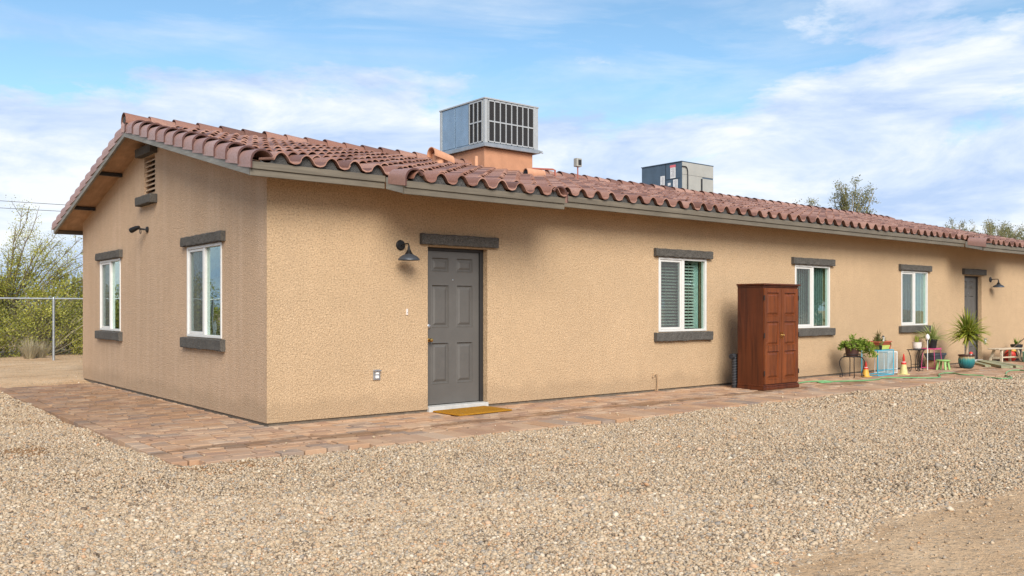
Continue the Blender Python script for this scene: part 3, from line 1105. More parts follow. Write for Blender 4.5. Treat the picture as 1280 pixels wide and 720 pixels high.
# ------------------------------------------------------------------ armoire
ar = thing('armoire', 'tall dark red wooden armoire with panelled double doors against the wall', 'armoire', (8.06, -1.04, 0))
w, d, h = 1.02, .53, 1.755
MB().box(.015, w - .015, .03, d, .07, h - .045).build('carcass', 'cherry_wood', ar, bevel=.004)
m = MB()
m.box(-.005, w + .005, 0, d + .002, .0, .055)
m.box(.003, w - .003, .008, d + .001, .0555, .085)
m.build('plinth', 'cherry_wood', ar, bevel=.008)
m = MB()
m.box(.003, w - .003, .012, d + .001, h - .06, h - .03)
m.box(-.018, w + .018, -.018, d + .003, h - .0295, h)
m.build('cornice', 'cherry_wood', ar, bevel=.008)
for i in range(2):
    a = .025 + i * (w / 2 - .021)
    b = a + w / 2 - .029
    m = MB()
    z0, z1 = .10, h - .075
    slab_sides(m, a, b, .006, .029, z0, z1)
    H = z1 - z0
    pad = .062
    rows = [(z0 + .07, z0 + H * .345), (z0 + H * .395, z0 + H * .655), (z0 + H * .705, z1 - .065)]
    panel_face(m, a, b, z0, z1, [(a + pad, b - pad, r, s) for r, s in rows], .006, .022, .018, .020)
    dr = m.build('door', 'cherry_panel', ar)
    xk = b - .025 if i == 0 else a + .025
    MB().lathe([(.012, 0), (.007, .008), (.006, .018), (.014, .028), (.008, .034)], (xk, .006, .90), 12, '-y').box(xk - .006, xk + .006, -.002, .005, .84, .95).build('handle', 'brass', dr, smooth=True)
    xh = a - .012 if i == 0 else b + .002
    for z in (.28, .90, 1.52):
        MB().tube([(xh + .005, .004, z - .04), (xh + .005, .004, z + .04)], .010, 8).build('hinge', 'black_iron', dr)

# ------------------------------------------------------------------ door mat
m = MB().box(-.44, .44, -.28, .28, 0, .022)
o = m.build('door_mat', 'coir', None, bevel=.008, loc=(2.66, -.345, .003))
o.rotation_euler = (0, 0, math.radians(3))
tag(o, 'golden brown coir door mat in front of the near grey door', 'door mat')

# ------------------------------------------------------------------ foliage helpers
def leaves(name, pos, size, mat, parent, aspect=.45, up=.2, dirs=None):
    """diamond shaped leaf faces, one island each"""
    n = len(pos)
    pos = np.asarray(pos, float)
    size = np.broadcast_to(np.asarray(size, float), (n,))
    if dirs is None:
        d = RNG.normal(size=(n, 3))
        d[:, 2] += up
    else:
        d = np.asarray(dirs, float) + RNG.normal(size=(n, 3)) * .35
    d /= np.linalg.norm(d, axis=1)[:, None]
    s = np.cross(d, RNG.normal(size=(n, 3)))
    s /= np.linalg.norm(s, axis=1)[:, None] + 1e-9
    a = pos
    b = pos + d * (size * .5)[:, None] + s * (size * aspect * .5)[:, None]
    c = pos + d * size[:, None]
    e = pos + d * (size * .5)[:, None] - s * (size * aspect * .5)[:, None]
    v = np.stack([a, b, c, e], 1).reshape(-1, 3)
    f = np.arange(4 * n).reshape(-1, 4)
    return np_mesh(name, v, f, mat, parent)

def grow(rng, p, d, length, r, level, maxlevel, out, tips, bend=.25, split=(2, 4), shrink=(.55, .8), uplift=.05):
    n = 4
    pts, rs = [p.copy()], [r]
    q = p.copy()
    dd = d.copy()
    for i in range(n):
        dd = dd + Vector((rng.gauss(0, bend), rng.gauss(0, bend), rng.gauss(0, bend) + uplift)) * .5
        dd.normalize()
        q = q + dd * (length / n)
        pts.append(q.copy())
        rs.append(r * (1 - .5 * (i + 1) / n))
        if level >= maxlevel - 1:
            tips.append((q.copy(), dd.copy(), level))
    out.append((pts, rs))
    if level >= maxlevel:
        return
    k = rng.randint(*split)
    for i in range(k):
        t = rng.uniform(.45, 1.0) if i else 1.0
        idx = min(n, max(1, int(round(t * n))))
        base = pts[idx]
        nd = (dd + Vector((rng.gauss(0, .55), rng.gauss(0, .55), rng.gauss(0, .35) + uplift))).normalized()
        grow(rng, base, nd, length * rng.uniform(*shrink), rs[idx] * .75, level + 1, maxlevel, out, tips, bend, split, shrink, uplift)

def tree(name, label, cat, loc, seed, height, trunks, lean, levels, leaf_mat, per_tip, leaf_size, spread, group=None, scatter=.22, bark='bark', rad=.05, first=.30):
    rng = random.Random(seed)
    t = thing(name, label, cat, loc, 0, group)
    out, tips = [], []
    for i in range(trunks):
        a = 2 * PI * (i + rng.random() * .6) / trunks
        d = Vector((math.cos(a) * lean, math.sin(a) * lean, 1)).normalized()
        grow(rng, Vector((math.cos(a) * .06, math.sin(a) * .06, -.05)), d, height * first, rad, 0, levels, out, tips, spread)
    mb = MB()
    for pts, rs in out:
        mb.tube(pts, [max(.006, r) for r in rs], 5 if rs[0] > .02 else 3, False)
    mb.build('trunk', bark, t)
    P = np.array([tuple(q) for q, _, _ in tips])
    P = np.repeat(P, per_tip, axis=0)
    P = P + RNG.normal(size=P.shape) * scatter * np.array([1, 1, .8])
    P[:, 2] = np.maximum(P[:, 2], .05)
    leaves('crown', P, RNG.uniform(.6, 1.3, len(P)) * leaf_size, leaf_mat, t)
    return t

def shrub(name, label, cat, loc, seed, h, rx, ry, nleaf, leaf_mat, leaf_size, group=None, twigs=130):
    """dense rounded desert shrub: clumps spread through the volume, twigs show between them"""
    rng = random.Random(seed)
    rs = np.random.default_rng(seed)
    t = thing(name, label, cat, loc, 0, group)
    cl = []
    mb = MB()
    for i in range(twigs):
        a = rng.uniform(0, 2 * PI)
        e = rng.uniform(.15, 1.5)
        rr = rng.uniform(.6, 1.05)
        end = Vector((math.cos(a) * math.cos(e) * rx * rr, math.sin(a) * math.cos(e) * ry * rr, .05 + math.sin(e) * h * rr))
        mid = end * .5 + Vector((rng.gauss(0, .08), rng.gauss(0, .08), rng.gauss(.1, .1)))
        mb.tube([(0, 0, -.03), tuple(mid), tuple(end)], [.022, .014, .007], 3, False)
        for k in range(3):
            f = rng.uniform(.55, 1.05)
            cl.append(end * f + Vector((rng.gauss(0, .18), rng.gauss(0, .18), rng.gauss(0, .15))))
    mb.build('stem', 'pale_twig', t)
    cl = np.array([tuple(c) for c in cl])
    w = rs.gamma(.6, 1, len(cl))
    idx = rs.choice(len(cl), nleaf, p=w / w.sum())
    P = cl[idx] + rs.normal(size=(nleaf, 3)) * np.array([.14, .14, .10]) * (h / 2.0)
    P[:, 2] = np.maximum(P[:, 2], .03)
    leaves('foliage', P, rs.uniform(.6, 1.35, nleaf) * leaf_size, leaf_mat, t, .5)
    return t

# ------------------------------------------------------------------ trees and shrubs beyond the fence
g_sh = 'yellow green shrubs behind the wire fence'
spots = [(-.9, 17.9, 2.15, 1.5), (1.3, 18.3, 2.2, 1.6), (3.3, 18.0, 2.1, 1.5), (.2, 19.6, 2.5, 1.7), (2.5, 19.9, 2.5, 1.7), (-2.9, 18.4, 2.0, 1.5)]
sh_labels = ['bushy yellow green shrub behind the fence at the left edge of the picture', 'bushy yellow green shrub behind the fence post left of the house',
             'yellow green shrub behind the fence mostly hidden by the house corner', 'tall shrub rising above the fence rail at the left edge',
             'tall shrub rising above the fence rail next to the house', 'yellow green shrub behind the fence just outside the left edge']
for i, (x, y, h, r) in enumerate(spots):
    shrub('shrub', sh_labels[i], 'shrub', (x, y, 0), 40 + i, h, r, r * .8, 15000, 'bush_leaf', .062, g_sh)
protos = [o for o in COL.objects if o.name.startswith('shrub')]
# the ones further along the fence are seen in the gable windows' reflection
for i, (x, y, s) in enumerate([(-5.0, 18.2, 1.15), (-7.4, 18.0, 1.0), (-9.8, 18.6, 1.1), (-12.2, 18.1, 1.2)]):
    c = copy_tree(protos[i % 3])
    c.location = (x, y, 0)
    c.scale = (s, s, s)
    c.rotation_euler = (0, 0, 1.3 * i + .5)
    c['label'] = 'shrub by the fence seen only as a reflection in the gable windows'
def feather_tree(name, label, cat, loc, seed, fork, zlo, zhi, rx, ry, limbs, twigs, per, leaf_size, leaf_mat, bark, rad, group, lean=(0, 0), scat=.11):
    """open desert tree: limbs arch from a low fork to points in the crown, twigs carry small leaf clusters"""
    rng = random.Random(seed)
    rs = np.random.default_rng(seed)
    t = thing(name, label, cat, loc, 0, group)
    mb = MB()
    F0 = Vector((0, 0, fork))
    mb.tube([(0, 0, -.1), (.04, .02, fork * .5), tuple(F0)], [rad * 1.3, rad * 1.1, rad], 8, False)
    P = []
    for i in range(limbs):
        a = 2 * PI * (i + rng.random()) / limbs
        h = rng.random()
        rr = math.sqrt(max(.05, 1 - (2 * h - .75) ** 2 * .55)) * rng.uniform(.35, 1.0)
        end = Vector((math.cos(a) * rx * rr + lean[0] * h, math.sin(a) * ry * rr + lean[1] * h, zlo + (zhi - zlo) * h))
        mid = F0.lerp(end, .5) + Vector((-math.cos(a) * rx * .10, -math.sin(a) * ry * .10, (zhi - zlo) * .06)) + Vector((rng.gauss(0, .1), rng.gauss(0, .1), rng.gauss(0, .1)))
        pts = []
        for k in range(9):
            u = k / 8
            p = F0 * (1 - u) ** 2 + mid * 2 * u * (1 - u) + end * u * u
            pts.append(p + Vector((rng.gauss(0, .025), rng.gauss(0, .025), rng.gauss(0, .02))) * (1 if 0 < k < 8 else 0))
        mb.tube([tuple(p) for p in pts], [rad * (.62 - .55 * (k / 8)) + .005 for k in range(9)], 5, False)
        d0 = (end - mid).normalized()
        for q in range(twigs):
            u = rng.uniform(.35, 1.0)
            k = min(7, int(u * 8))
            b = pts[k].lerp(pts[k + 1], u * 8 - k)
            d = (d0 + Vector((rng.gauss(0, .6), rng.gauss(0, .6), rng.gauss(.15, .45)))).normalized()
            L = rng.uniform(.25, .75) * (zhi - zlo) * .32
            e = b + d * L
            m2 = b + d * L * .5 + Vector((0, 0, rng.gauss(.02, .03)))
            mb.tube([tuple(b), tuple(m2), tuple(e)], [.010, .008, .005], 3, False)
            dens = rng.choice((0, .4, .8, 1, 1.6))
            for w_ in range(int(per * dens)):
                f = rng.uniform(.2, 1.1)
                c = b + d * L * f
                P.append((c.x, c.y, c.z))
    mb.build('trunk', bark, t)
    P = np.array(P)
    P = P + rs.normal(size=P.shape) * scat
    leaves('crown', P, rs.uniform(.6, 1.3, len(P)) * leaf_size, leaf_mat, t, .5)
    return t
gt = 'desert trees behind the house'
feather_tree('palo_verde_tree', 'airy thin branched desert tree rising behind the fence left of the house', 'tree', (.45, 19.3, 0), 5, .8, 1.5, 4.05, 2.7, 2.0, 34, 17, 52, .046, 'palo_leaf', 'twig', .038, gt, scat=.10)
t2 = feather_tree('mesquite_tree', 'feathery tree top showing above the roof ridge right of the second air conditioner', 'tree', (37.0, 14.0, 0), 12, 3.6, 5.2, 7.75, 1.7, 1.5, 30, 11, 46, .085, 'olive_leaf', 'pale_twig', .10, gt, (.4, 0), .085)
t3 = feather_tree('mesquite_tree', 'wide olive green tree crown above the roof at the right edge', 'tree', (54.6, 14.0, 0), 23, 3.4, 4.8, 6.95, 3.3, 2.4, 44, 11, 46, .09, 'olive_leaf', 'pale_twig', .11, gt, (.3, 0), .12)
for src, x, y, rz, sc, lab in ((t2, 34.6, 14.6, 2.1, .86, 'low thin tree tip just above the ridge left of the feathery tree'),
                               (t3, 60.5, 14.5, 2.4, 1.0, 'olive green tree crown cut by the right edge above the roof'),
                               (t2, 49.6, 14.0, 4.0, .845, 'faint bare twigs above the roof left of the wide olive tree')):
    c = copy_tree(src)
    c.location = (x, y, 0)
    c.rotation_euler = (0, 0, rz)
    c.scale = (sc, sc, sc)
    c['label'] = lab
# trees across the yard, seen reflected in the front windows
t4 = tree('yard_tree', 'leafy tree across the yard seen only as a reflection in the front windows', 'tree', (24, -17, 0), 31, 6.0, 4, .6, 4, 'dark_leaf', 34, .17, .25, 'trees across the yard', .4, 'bark', .09, .33)
for k, (x, y, s) in enumerate([(28.5, -20, 1.1), (19.5, -20, .9), (34, -19, 1.2), (40, -17, 1.0), (46, -20, 1.15)]):
    c = copy_tree(t4)
    c.location = (x, y, 0)
    c.rotation_euler = (0, 0, k * 1.7)
    c.scale = (s, s, s)

def tuft(loc, seed, n, h, label):
    n = int(n * .55)
    rng = random.Random(seed)
    vs, fs = [], []
    for i in range(n):
        a = rng.uniform(0, 2 * PI)
        r0 = rng.uniform(0, .12)
        lean = rng.uniform(.05, .75)
        L = h * rng.uniform(.6, 1.1)
        b = Vector((math.cos(a) * r0, math.sin(a) * r0, 0))
        d = Vector((math.cos(a) * lean, math.sin(a) * lean, 1)).normalized()
        s = Vector((-math.sin(a), math.cos(a), 0)) * .006
        m1 = b + d * L * .6
        e = b + d * L + Vector((math.cos(a), math.sin(a), -.6)) * L * .12 * lean
        o = len(vs)
        vs += [b - s, b + s, m1 + s * .8, m1 - s * .8, e]
        fs += [(o, o + 1, o + 2, o + 3), (o + 3, o + 2, o + 4)]
    o = MB().add(vs, fs).build('dry_grass', 'dry_leaf', None, loc=loc)
    tag(o, label, 'dry grass', 'dry grass tufts at the fence')
tuft((-.65, 16.6, 0), 3, 420, .62, 'pale dry grass tuft at the fence by the left edge')
tuft((.55, 16.45, 0), 4, 420, .62, 'pale dry grass tuft left of the fence post')
tuft((.85, 16.7, 0), 6, 320, .5, 'small pale dry grass tuft behind the fence post')

# ------------------------------------------------------------------ chain link fence
fen = thing('chain_link_fence', 'galvanised chain link fence with a top rail left of the house', 'fence', (0, 15.67, 0))
for x in (-14.2, -11.2, -8.2, -5.1, -2.05, .968, 4.0, 7.05, 10.1):
    p = MB().tube([(x, 0, -.1), (x, 0, 1.59)], .030, 10).build('post', 'galvanised', fen, smooth=True)
    MB().lathe([(.034, 1.585), (.034, 1.61), (.02, 1.64), (.005, 1.645)], (x, 0, 0), 10).build('cap', 'galvanised', p, smooth=True)
MB().tube([(-14.2, -.0, 1.60), (10.1, 0, 1.60)], .021, 8).build('top_rail', 'galvanised', fen, smooth=True)
V, F = [], []
a = -14.2
H0, H1 = .04, 1.58
dz = H1 - H0
xx = -14.2 - dz
while xx < 10.1:
    for sgn in (1, -1):
        xa, xb = xx, xx + dz
        za, zb = (H0, H1) if sgn == 1 else (H1, H0)
        if xa < -14.2:
            f = (-14.2 - xa) / dz
            za = za + (zb - za) * f
            xa = -14.2
        if xb > 10.1:
            f = (10.1 - xa) / (xb - xa)
            zb = za + (zb - za) * f
            xb = 10.1
        if xb > xa:
            o = len(V)
            r = .0011
            yq = -.034 + .003 * sgn
            V += [(xa, yq - r, za), (xa, yq + r, za), (xa, yq, za + 2 * r), (xb, yq - r, zb), (xb, yq + r, zb), (xb, yq, zb + 2 * r)]
            F += [(o, o + 1, o + 4, o + 3), (o + 1, o + 2, o + 5, o + 4), (o + 2, o, o + 3, o + 5)]
    xx += .095
MB().add(V, F).build('chain_link', 'wire_grey', fen)

# ------------------------------------------------------------------ power line
def pole(loc, label):
    t = thing('utility_pole', label, 'utility pole', loc, 0, 'utility poles carrying the wires')
    MB().tube([(0, 0, -.5), (0, 0, 7.4)], [.15, .10], 10).build('shaft', 'pole_wood', t, smooth=True)
    MB().box(-.05, .05, -.6, .6, 6.95, 7.07).build('crossarm', 'pole_wood', t)
pole((-16, 40, 0), 'wooden utility pole left of the picture')
pole((21, 40, 0), 'wooden utility pole hidden behind the house')
def wire(y, za, zm, zb, label):
    # parabola through the two poles and a sagging middle
    pts = []
    for i in range(49):
        u = i / 48
        z = za * (1 - u) * (1 - 2 * u) + zm * 4 * u * (1 - u) + zb * u * (2 * u - 1)
        pts.append((-16 + 37 * u, y, z))
    o = MB().tube(pts, .013, 5).build('power_line', 'wire_black', None)
    tag(o, label, 'power line', 'power lines behind the house')
wire(39.5, 7.07, 6.63, 7.07, 'upper of two thin black wires sloping in the sky at far left')
wire(40.5, 7.07, 6.38, 7.07, 'lower of two thin black wires sloping in the sky at far left')

# ------------------------------------------------------------------ pots and things along the wall
def strap(m, base, az, el, L, w, droop, n=7, cup=.25):
    """one arching strap leaf"""
    p = Vector(base)
    d = Vector((math.cos(az) * math.cos(el), math.sin(az) * math.cos(el), math.sin(el)))
    side = Vector((-math.sin(az), math.cos(az), 0))
    o = len(m.v)
    for i in range(n + 1):
        f = i / n
        ww = w * (1 - f ** 2.2) * (.55 + .9 * min(f * 3, .5)) + .0008
        up = side.cross(d)
        m.v += [tuple(p - side * ww / 2 + up * ww * cup), tuple(p), tuple(p + side * ww / 2 + up * ww * cup)]
        p = p + d * (L / n)
        d = (d + Vector((0, 0, -droop * (.4 + f)))).normalized()
    for i in range(n):
        a = o + i * 3
        m.f += [(a, a + 1, a + 4, a + 3), (a + 1, a + 2, a + 5, a + 4)]

def pot_prof(r_top, r_bot, h, rim=.012):
    return [(r_bot, 0), (r_top * .97, h * .86), (r_top + rim, h * .86), (r_top + rim, h), (r_top - .01, h), (r_top - .015, h * .88), (.01, h * .87)]

# iron stand
st = thing('plant_stand', 'black wrought iron stand with curved legs holding the brown trailing plant pot', 'plant stand', (11.78, -.48, 0))
for sx in (-1, 1):
    for sy in (-1, 1):
        MB().tube([(sx * .10, sy * .09, .40), (sx * .15, sy * .13, .38), (sx * .19, sy * .15, .32), (sx * .19, sy * .15, .24), (sx * .15, sy * .13, .12), (sx * .13, sy * .12, .02),
                   (sx * .15, sy * .13, .005), (sx * .185, sy * .15, .012), (sx * .18, sy * .15, .04), (sx * .155, sy * .135, .045)], .009, 6).build('leg', 'black_iron', st, smooth=True)
pts = [(.165 * math.cos(t), .15 * math.sin(t), .405) for t in [2 * PI * i / 24 for i in range(25)]]
m = MB().tube(pts, .009, 6, False)
m.tube([(.16 * math.cos(t), .145 * math.sin(t), .455) for t in [2 * PI * i / 24 for i in range(25)]], .007, 6, False)
for i in range(12):
    t = 2 * PI * i / 12
    m.tube([(.163 * math.cos(t), .148 * math.sin(t), .405), (.16 * math.cos(t), .145 * math.sin(t), .455)], .004, 4)
m.bar((-.16, 0, .403), (.16, 0, .403), .015, .006).bar((0, -.145, .403), (0, .145, .403), .015, .006)
m.build('ring', 'black_iron', st)
pl = thing('potted_plant', 'brown pot spilling light green trailing vines from an iron stand', 'potted plant', (11.78, -.48, .413))
MB().lathe(pot_prof(.145, .11, .25), (0, 0, 0), 22).build('pot', 'brown_pot', pl, smooth=True)
P, D = [], []
rng = random.Random(3)
m = MB()
for i in range(46):
    a = rng.gauss(-.55, .65) if i < 36 else rng.uniform(0, 2 * PI)
    L = rng.uniform(.2, .60) if math.cos(a) > .3 and i % 2 else rng.uniform(.10, .20)
    p = Vector((math.cos(a) * .09, math.sin(a) * .09, .23))
    d = Vector((math.cos(a) * .8, math.sin(a) * .8, .75)).normalized()
    pts = [tuple(p)]
    for k in range(9):
        p = p + d * L / 9
        d = (d + Vector((0, 0, -.42))).normalized()
        pts.append(tuple(p))
        for q in range(7):
            P.append((p.x + rng.gauss(0, .022), p.y + rng.gauss(0, .022), p.z + rng.gauss(0, .022)))
    m.tube(pts, .003, 3, False)
for i in range(4):
    m.tube([(rng.gauss(0, .04), 0, .23), (rng.gauss(0, .05), 0, .42)], .004, 3)
    for q in range(16):
        P.append((rng.gauss(0, .04), rng.gauss(0, .03), rng.uniform(.25, .42)))
m.build('stem', 'trail_leaf', pl)
leaves('foliage', P, RNG.uniform(.7, 1.3, len(P)) * .045, 'trail_leaf', pl, .7)

def cone(loc, h, r, low, label):
    t = thing('marker_cone', label, 'cone', loc, 0, 'small marker cones beside the wire crates')
    MB().box(-r * 1.15, r * 1.15, -r * 1.15, r * 1.15, 0, .018).build('base', low, t, bevel=.005)
    MB().lathe([(r, .0185), (r * .62, h * .5)], (0, 0, 0), 18).build('lower_body', low, t, smooth=True)
    MB().lathe([(r * .64, h * .5), (r * .60, h * .60), (r * .34, h * .62), (r * .30, h * .74), (r * .34, h * .76), (r * .12, h), (.004, h + .004)], (0, 0, 0), 18).build('upper_body', 'cone_red', t, smooth=True)
    MB().lathe([(r * .52, h * .605), (r * .50, h * .625), (r * .30, h * .628)], (0, 0, 0), 18).build('band', 'paper', t, smooth=True)
cone((12.03, -.63, 0), .31, .070, 'yellow_plastic', 'small yellow cone with a red top left of the blue wire crate')
cone((13.20, -.80, 0), .42, .078, 'pale_yellow', 'taller pale yellow cone with a red top right of the blue wire crate')

def wire_crate(name, label, cat, loc, w, d, h, mat, nw, slant=0):
    t = thing(name, label, cat, loc)
    m = MB()
    r = .009
    for z in (.012, h - .012):
        m.tube([(0, 0, z), (w, 0, z), (w, d, z), (0, d, z), (0, 0, z)], r, 6)
    for (x, y) in ((0, 0), (w, 0), (w, d), (0, d)):
        m.tube([(x, y, .012), (x, y, h - .012)], r, 6)
    m.tube([(0, 0, h * .22), (w, 0, h * .22)], r * .7, 5)
    m.build('frame', mat, t, smooth=True)
    m = MB()
    for i in range(1, nw):
        x = w * i / nw
        x2 = min(w, max(0, x + slant))
        m.tube([(x, -.002, .015), (x + slant * .15, -.006, h * .4), (x2, -.002, h - .015)], .0035, 4, False)
    for i in range(1, nw):
        x = w * i / nw
        m.tube([(x, 0, h - .010), (x, d, h - .010)], .0035, 4, False)
    m.build('wire_mesh', mat, t)
    return t
wire_crate('wire_crate', 'turquoise blue wire crate carrying the terracotta planter tray', 'wire crate', (12.40, -.68, 0), .62, .34, .52, 'blue_wire', 17, .03)
wire_crate('wire_rack', 'low white wire rack right of the blue wire crate', 'wire rack', (13.10, -.52, 0), .38, .28, .46, 'white_wire', 9)

t = MB().add(*(lambda w, d, h, f: ([(f, f, 0), (w - f, f, 0), (w - f, d - f, 0), (f, d - f, 0), (0, 0, h), (w, 0, h), (w, d, h), (0, d, h), (.012, .012, h), (w - .012, .012, h), (w - .012, d - .012, h), (.012, d - .012, h),
    (f, f, .01), (w - f, f, .01), (w - f, d - f, .01), (f, d - f, .01)],
    [(0, 3, 2, 1), (0, 1, 5, 4), (1, 2, 6, 5), (2, 3, 7, 6), (3, 0, 4, 7), (4, 5, 9, 8), (5, 6, 10, 9), (6, 7, 11, 10), (7, 4, 8, 11), (8, 9, 13, 12), (9, 10, 14, 13), (10, 11, 15, 14), (11, 8, 12, 15), (12, 13, 14, 15)]))(.36, .20, .085, .02)).build('seed_tray', 'lime_plastic', None, loc=(12.60, -.64, .521))
tag(t, 'lime yellow plastic tray under the terracotta planter on the blue crate', 'tray')
pl = thing('planter_tray', 'long terracotta planter with spiky agaves on top of the blue wire crate', 'planter', (12.47, -.66, .607))
def trough(m, w, d, h, f):
    m.add([(f, f, 0), (w - f, f, 0), (w - f, d - f, 0), (f, d - f, 0), (0, 0, h * .7), (w, 0, h * .7), (w, d, h * .7), (0, d, h * .7)], [(0, 3, 2, 1), (0, 1, 5, 4), (1, 2, 6, 5), (2, 3, 7, 6), (3, 0, 4, 7), (4, 5, 6, 7)])
    e = .012
    m.box(-e, w + e, -e, .008, h * .7, h).box(-e, w + e, d - .008, d + e, h * .7, h).box(-e, .008, .008, d - .008, h * .7, h).box(w - .008, w + e, .008, d - .008, h * .7, h)
m = MB()
trough(m, .50, .24, .08, .03)
m.build('pot', 'terracotta', pl, bevel=.003)
MB().box(.012, .488, .012, .228, .0565, .07).build('soil', 'soil', pl)
m = MB()
rng = random.Random(8)
for (cx, n, L) in ((.20, 26, .20), (.33, 14, .12), (.08, 10, .09), (.42, 9, .09)):
    for i in range(n):
        strap(m, (cx + rng.gauss(0, .01), .12, .07), rng.uniform(0, 2 * PI), rng.uniform(.35, 1.35), L * rng.uniform(.7, 1.1), .022, .05, 5)
for i in range(14):
    strap(m, (.20, .12, .17), rng.uniform(0, 2 * PI), rng.uniform(.4, 1.3), .16 * rng.uniform(.7, 1.2), .014, .03, 5)
m.tube([(.20, .12, .06), (.20, .12, .18)], .012, 6)
m.build('foliage', 'agave_leaf', pl)
t = thing('potted_plant', 'tiny terracotta pot with a red flower at the right end of the planter tray', 'potted plant', (12.985, -.60, .522))
MB().lathe(pot_prof(.045, .032, .085, .006), (0, 0, 0), 14).build('pot', 'terracotta', t, smooth=True)
P = RNG.normal(size=(60, 3)) * np.array([.022, .022, .015]) + np.array([0, 0, .10])
leaves('foliage', P, .03, 'agave_leaf', t, .6)
t = thing('figurine', 'tiny white and blue figurine standing in the terracotta planter', 'figurine', (12.82, -.57, .678))
MB().lathe([(.018, 0), (.024, .02), (.018, .05), (.022, .07), (.018, .09), (.004, .10)], (0, 0, 0), 12).build('body', 'paper', t, smooth=True)
MB().lathe([(.020, .085), (.026, .09), (.012, .115), (.003, .12)], (0, 0, 0), 12).build('cap', 'slate_plastic', t, smooth=True)
t = thing('plant_cup', 'small black plastic cup at the left end of the blue wire crate', 'cup', (12.52, -.672, .522))
o = t
MB().lathe([(.022, 0), (.030, .075), (.034, .078), (.034, .084), (.026, .084), (.02, .02)], (0, 0, 0), 12).build('body', 'black_plastic', t, smooth=True)
m = MB()
for i in range(9):
    strap(m, (0, 0, .06), rng.uniform(0, 2 * PI), rng.uniform(.7, 1.4), .19 * rng.uniform(.7, 1.1), .022, .03, 5)
m.build('foliage', 'spider_leaf', t)

# half round iron table
tb = thing('side_table', 'half round black iron table with flared wire legs below the window', 'side table', (14.36, -.42, 0))
m = MB()
n = 18
vs = [(0, 0, .458)] + [(.27 * math.cos(PI + PI * i / n), .25 * math.sin(PI + PI * i / n), .458) for i in range(n + 1)]
vs += [(x, y, .474) for x, y, _ in vs]
k = n + 2
fs = [tuple(reversed(range(k))), tuple(range(k, 2 * k))] + [(i, (i + 1) % k, k + (i + 1) % k, k + i) for i in range(k)]
m.add(vs, fs).build('tabletop', 'black_iron', tb)
for (x, y) in ((-.25, -.02), (-.10, -.20), (.10, -.20), (.25, -.02)):
    s = 1 if x > 0 else -1
    MB().tube([(x, y, .457), (x * .82, y * .9, .42), (x * .52, y * .72, .32), (x * .38, y * .62, .2), (x * .38, y * .62, .05), (x * .5, y * .7, .008), (x * .8, y * .9, .012), (x * .85, y * .9, .06), (x * .65, y * .8, .065)], .008, 6).build('leg', 'black_iron', tb, smooth=True)
MB().tube([(-.095, -.012, .15), (-.04, -.125, .15), (.04, -.125, .15), (.095, -.012, .15)], .006, 5).build('stretcher', 'black_iron', tb)
t = thing('potted_plant', 'round white pot with a fleshy yellow green succulent on the iron table', 'potted plant', (14.34, -.52, .475))
MB().lathe([(.06, 0), (.085, .02), (.095, .07), (.092, .135), (.098, .14), (.098, .15), (.084, .15), (.08, .13), (.01, .128)], (0, 0, 0), 20).build('pot', 'white_ceramic', t, smooth=True)
m = MB()
for i in range(16):
    a = rng.uniform(0, 2 * PI)
    L = rng.uniform(.06, .17)
    m.tube([(0, 0, .12), (math.cos(a) * .03, math.sin(a) * .02, .12 + L * .5), (math.cos(a) * .05, math.sin(a) * .03, .12 + L)], [.010, .018, .007], 6)
m.build('foliage', 'strap_leaf', t, smooth=True)

# pink stand with spider plant, solar light
ps = thing('plant_stand', 'thin pink metal plant stand with a square top near the green stool', 'plant stand', (15.36, -.36, 0))
for sx in (-1, 1):
    for sy in (-1, 1):
        MB().tube([(sx * .15, sy * .12, .435), (sx * .165, sy * .135, .22), (sx * .18, sy * .15, .0)], .006, 6).build('leg', 'pink_metal', ps, smooth=True)
m = MB()
m.box(-.17, .17, -.14, -.12, .436, .466).box(-.17, .17, .12, .14, .436, .466).box(-.17, -.15, -.12, .12, .436, .466).box(.15, .17, -.12, .12, .436, .466)
m.box(-.15, .15, -.12, .12, .438, .446)
m.build('top', 'pink_metal', ps)
MB().tube([(-.18, -.15, .03), (.18, -.15, .03), (.18, .15, .03), (-.18, .15, .03), (-.18, -.15, .03)], .007, 5).build('stretcher', 'pink_metal', ps)
sd = thing('spider_plant', 'spider plant with arching pale leaves in a black pot on the pink stand', 'potted plant', (15.36, -.36, .447))
MB().lathe(pot_prof(.115, .085, .21, .01), (0, 0, 0), 20).build('pot', 'black_plastic', sd, smooth=True)
m = MB()
rng = random.Random(14)
for i in range(120):
    strap(m, (rng.gauss(0, .03), rng.gauss(0, .03), .19), rng.uniform(0, 2 * PI), rng.uniform(.3, 1.35), rng.uniform(.25, .55), .020, rng.uniform(.16, .32), 7)
m.build('foliage', 'spider_leaf', sd)
so = thing('garden_light', 'white solar garden light on a thin stake beside the spider plant', 'garden light', (14.86, -.50, 0))
MB().tube([(0, 0, -.02), (0, 0, .66)], .008, 6).build('stake', 'white_wire', so)
MB().lathe([(.01, .655), (.032, .67), (.045, .71), (.036, .755), (.012, .785), (.004, .79)], (0, 0, 0), 16).build('lamp_globe', 'paper', so, smooth=True)

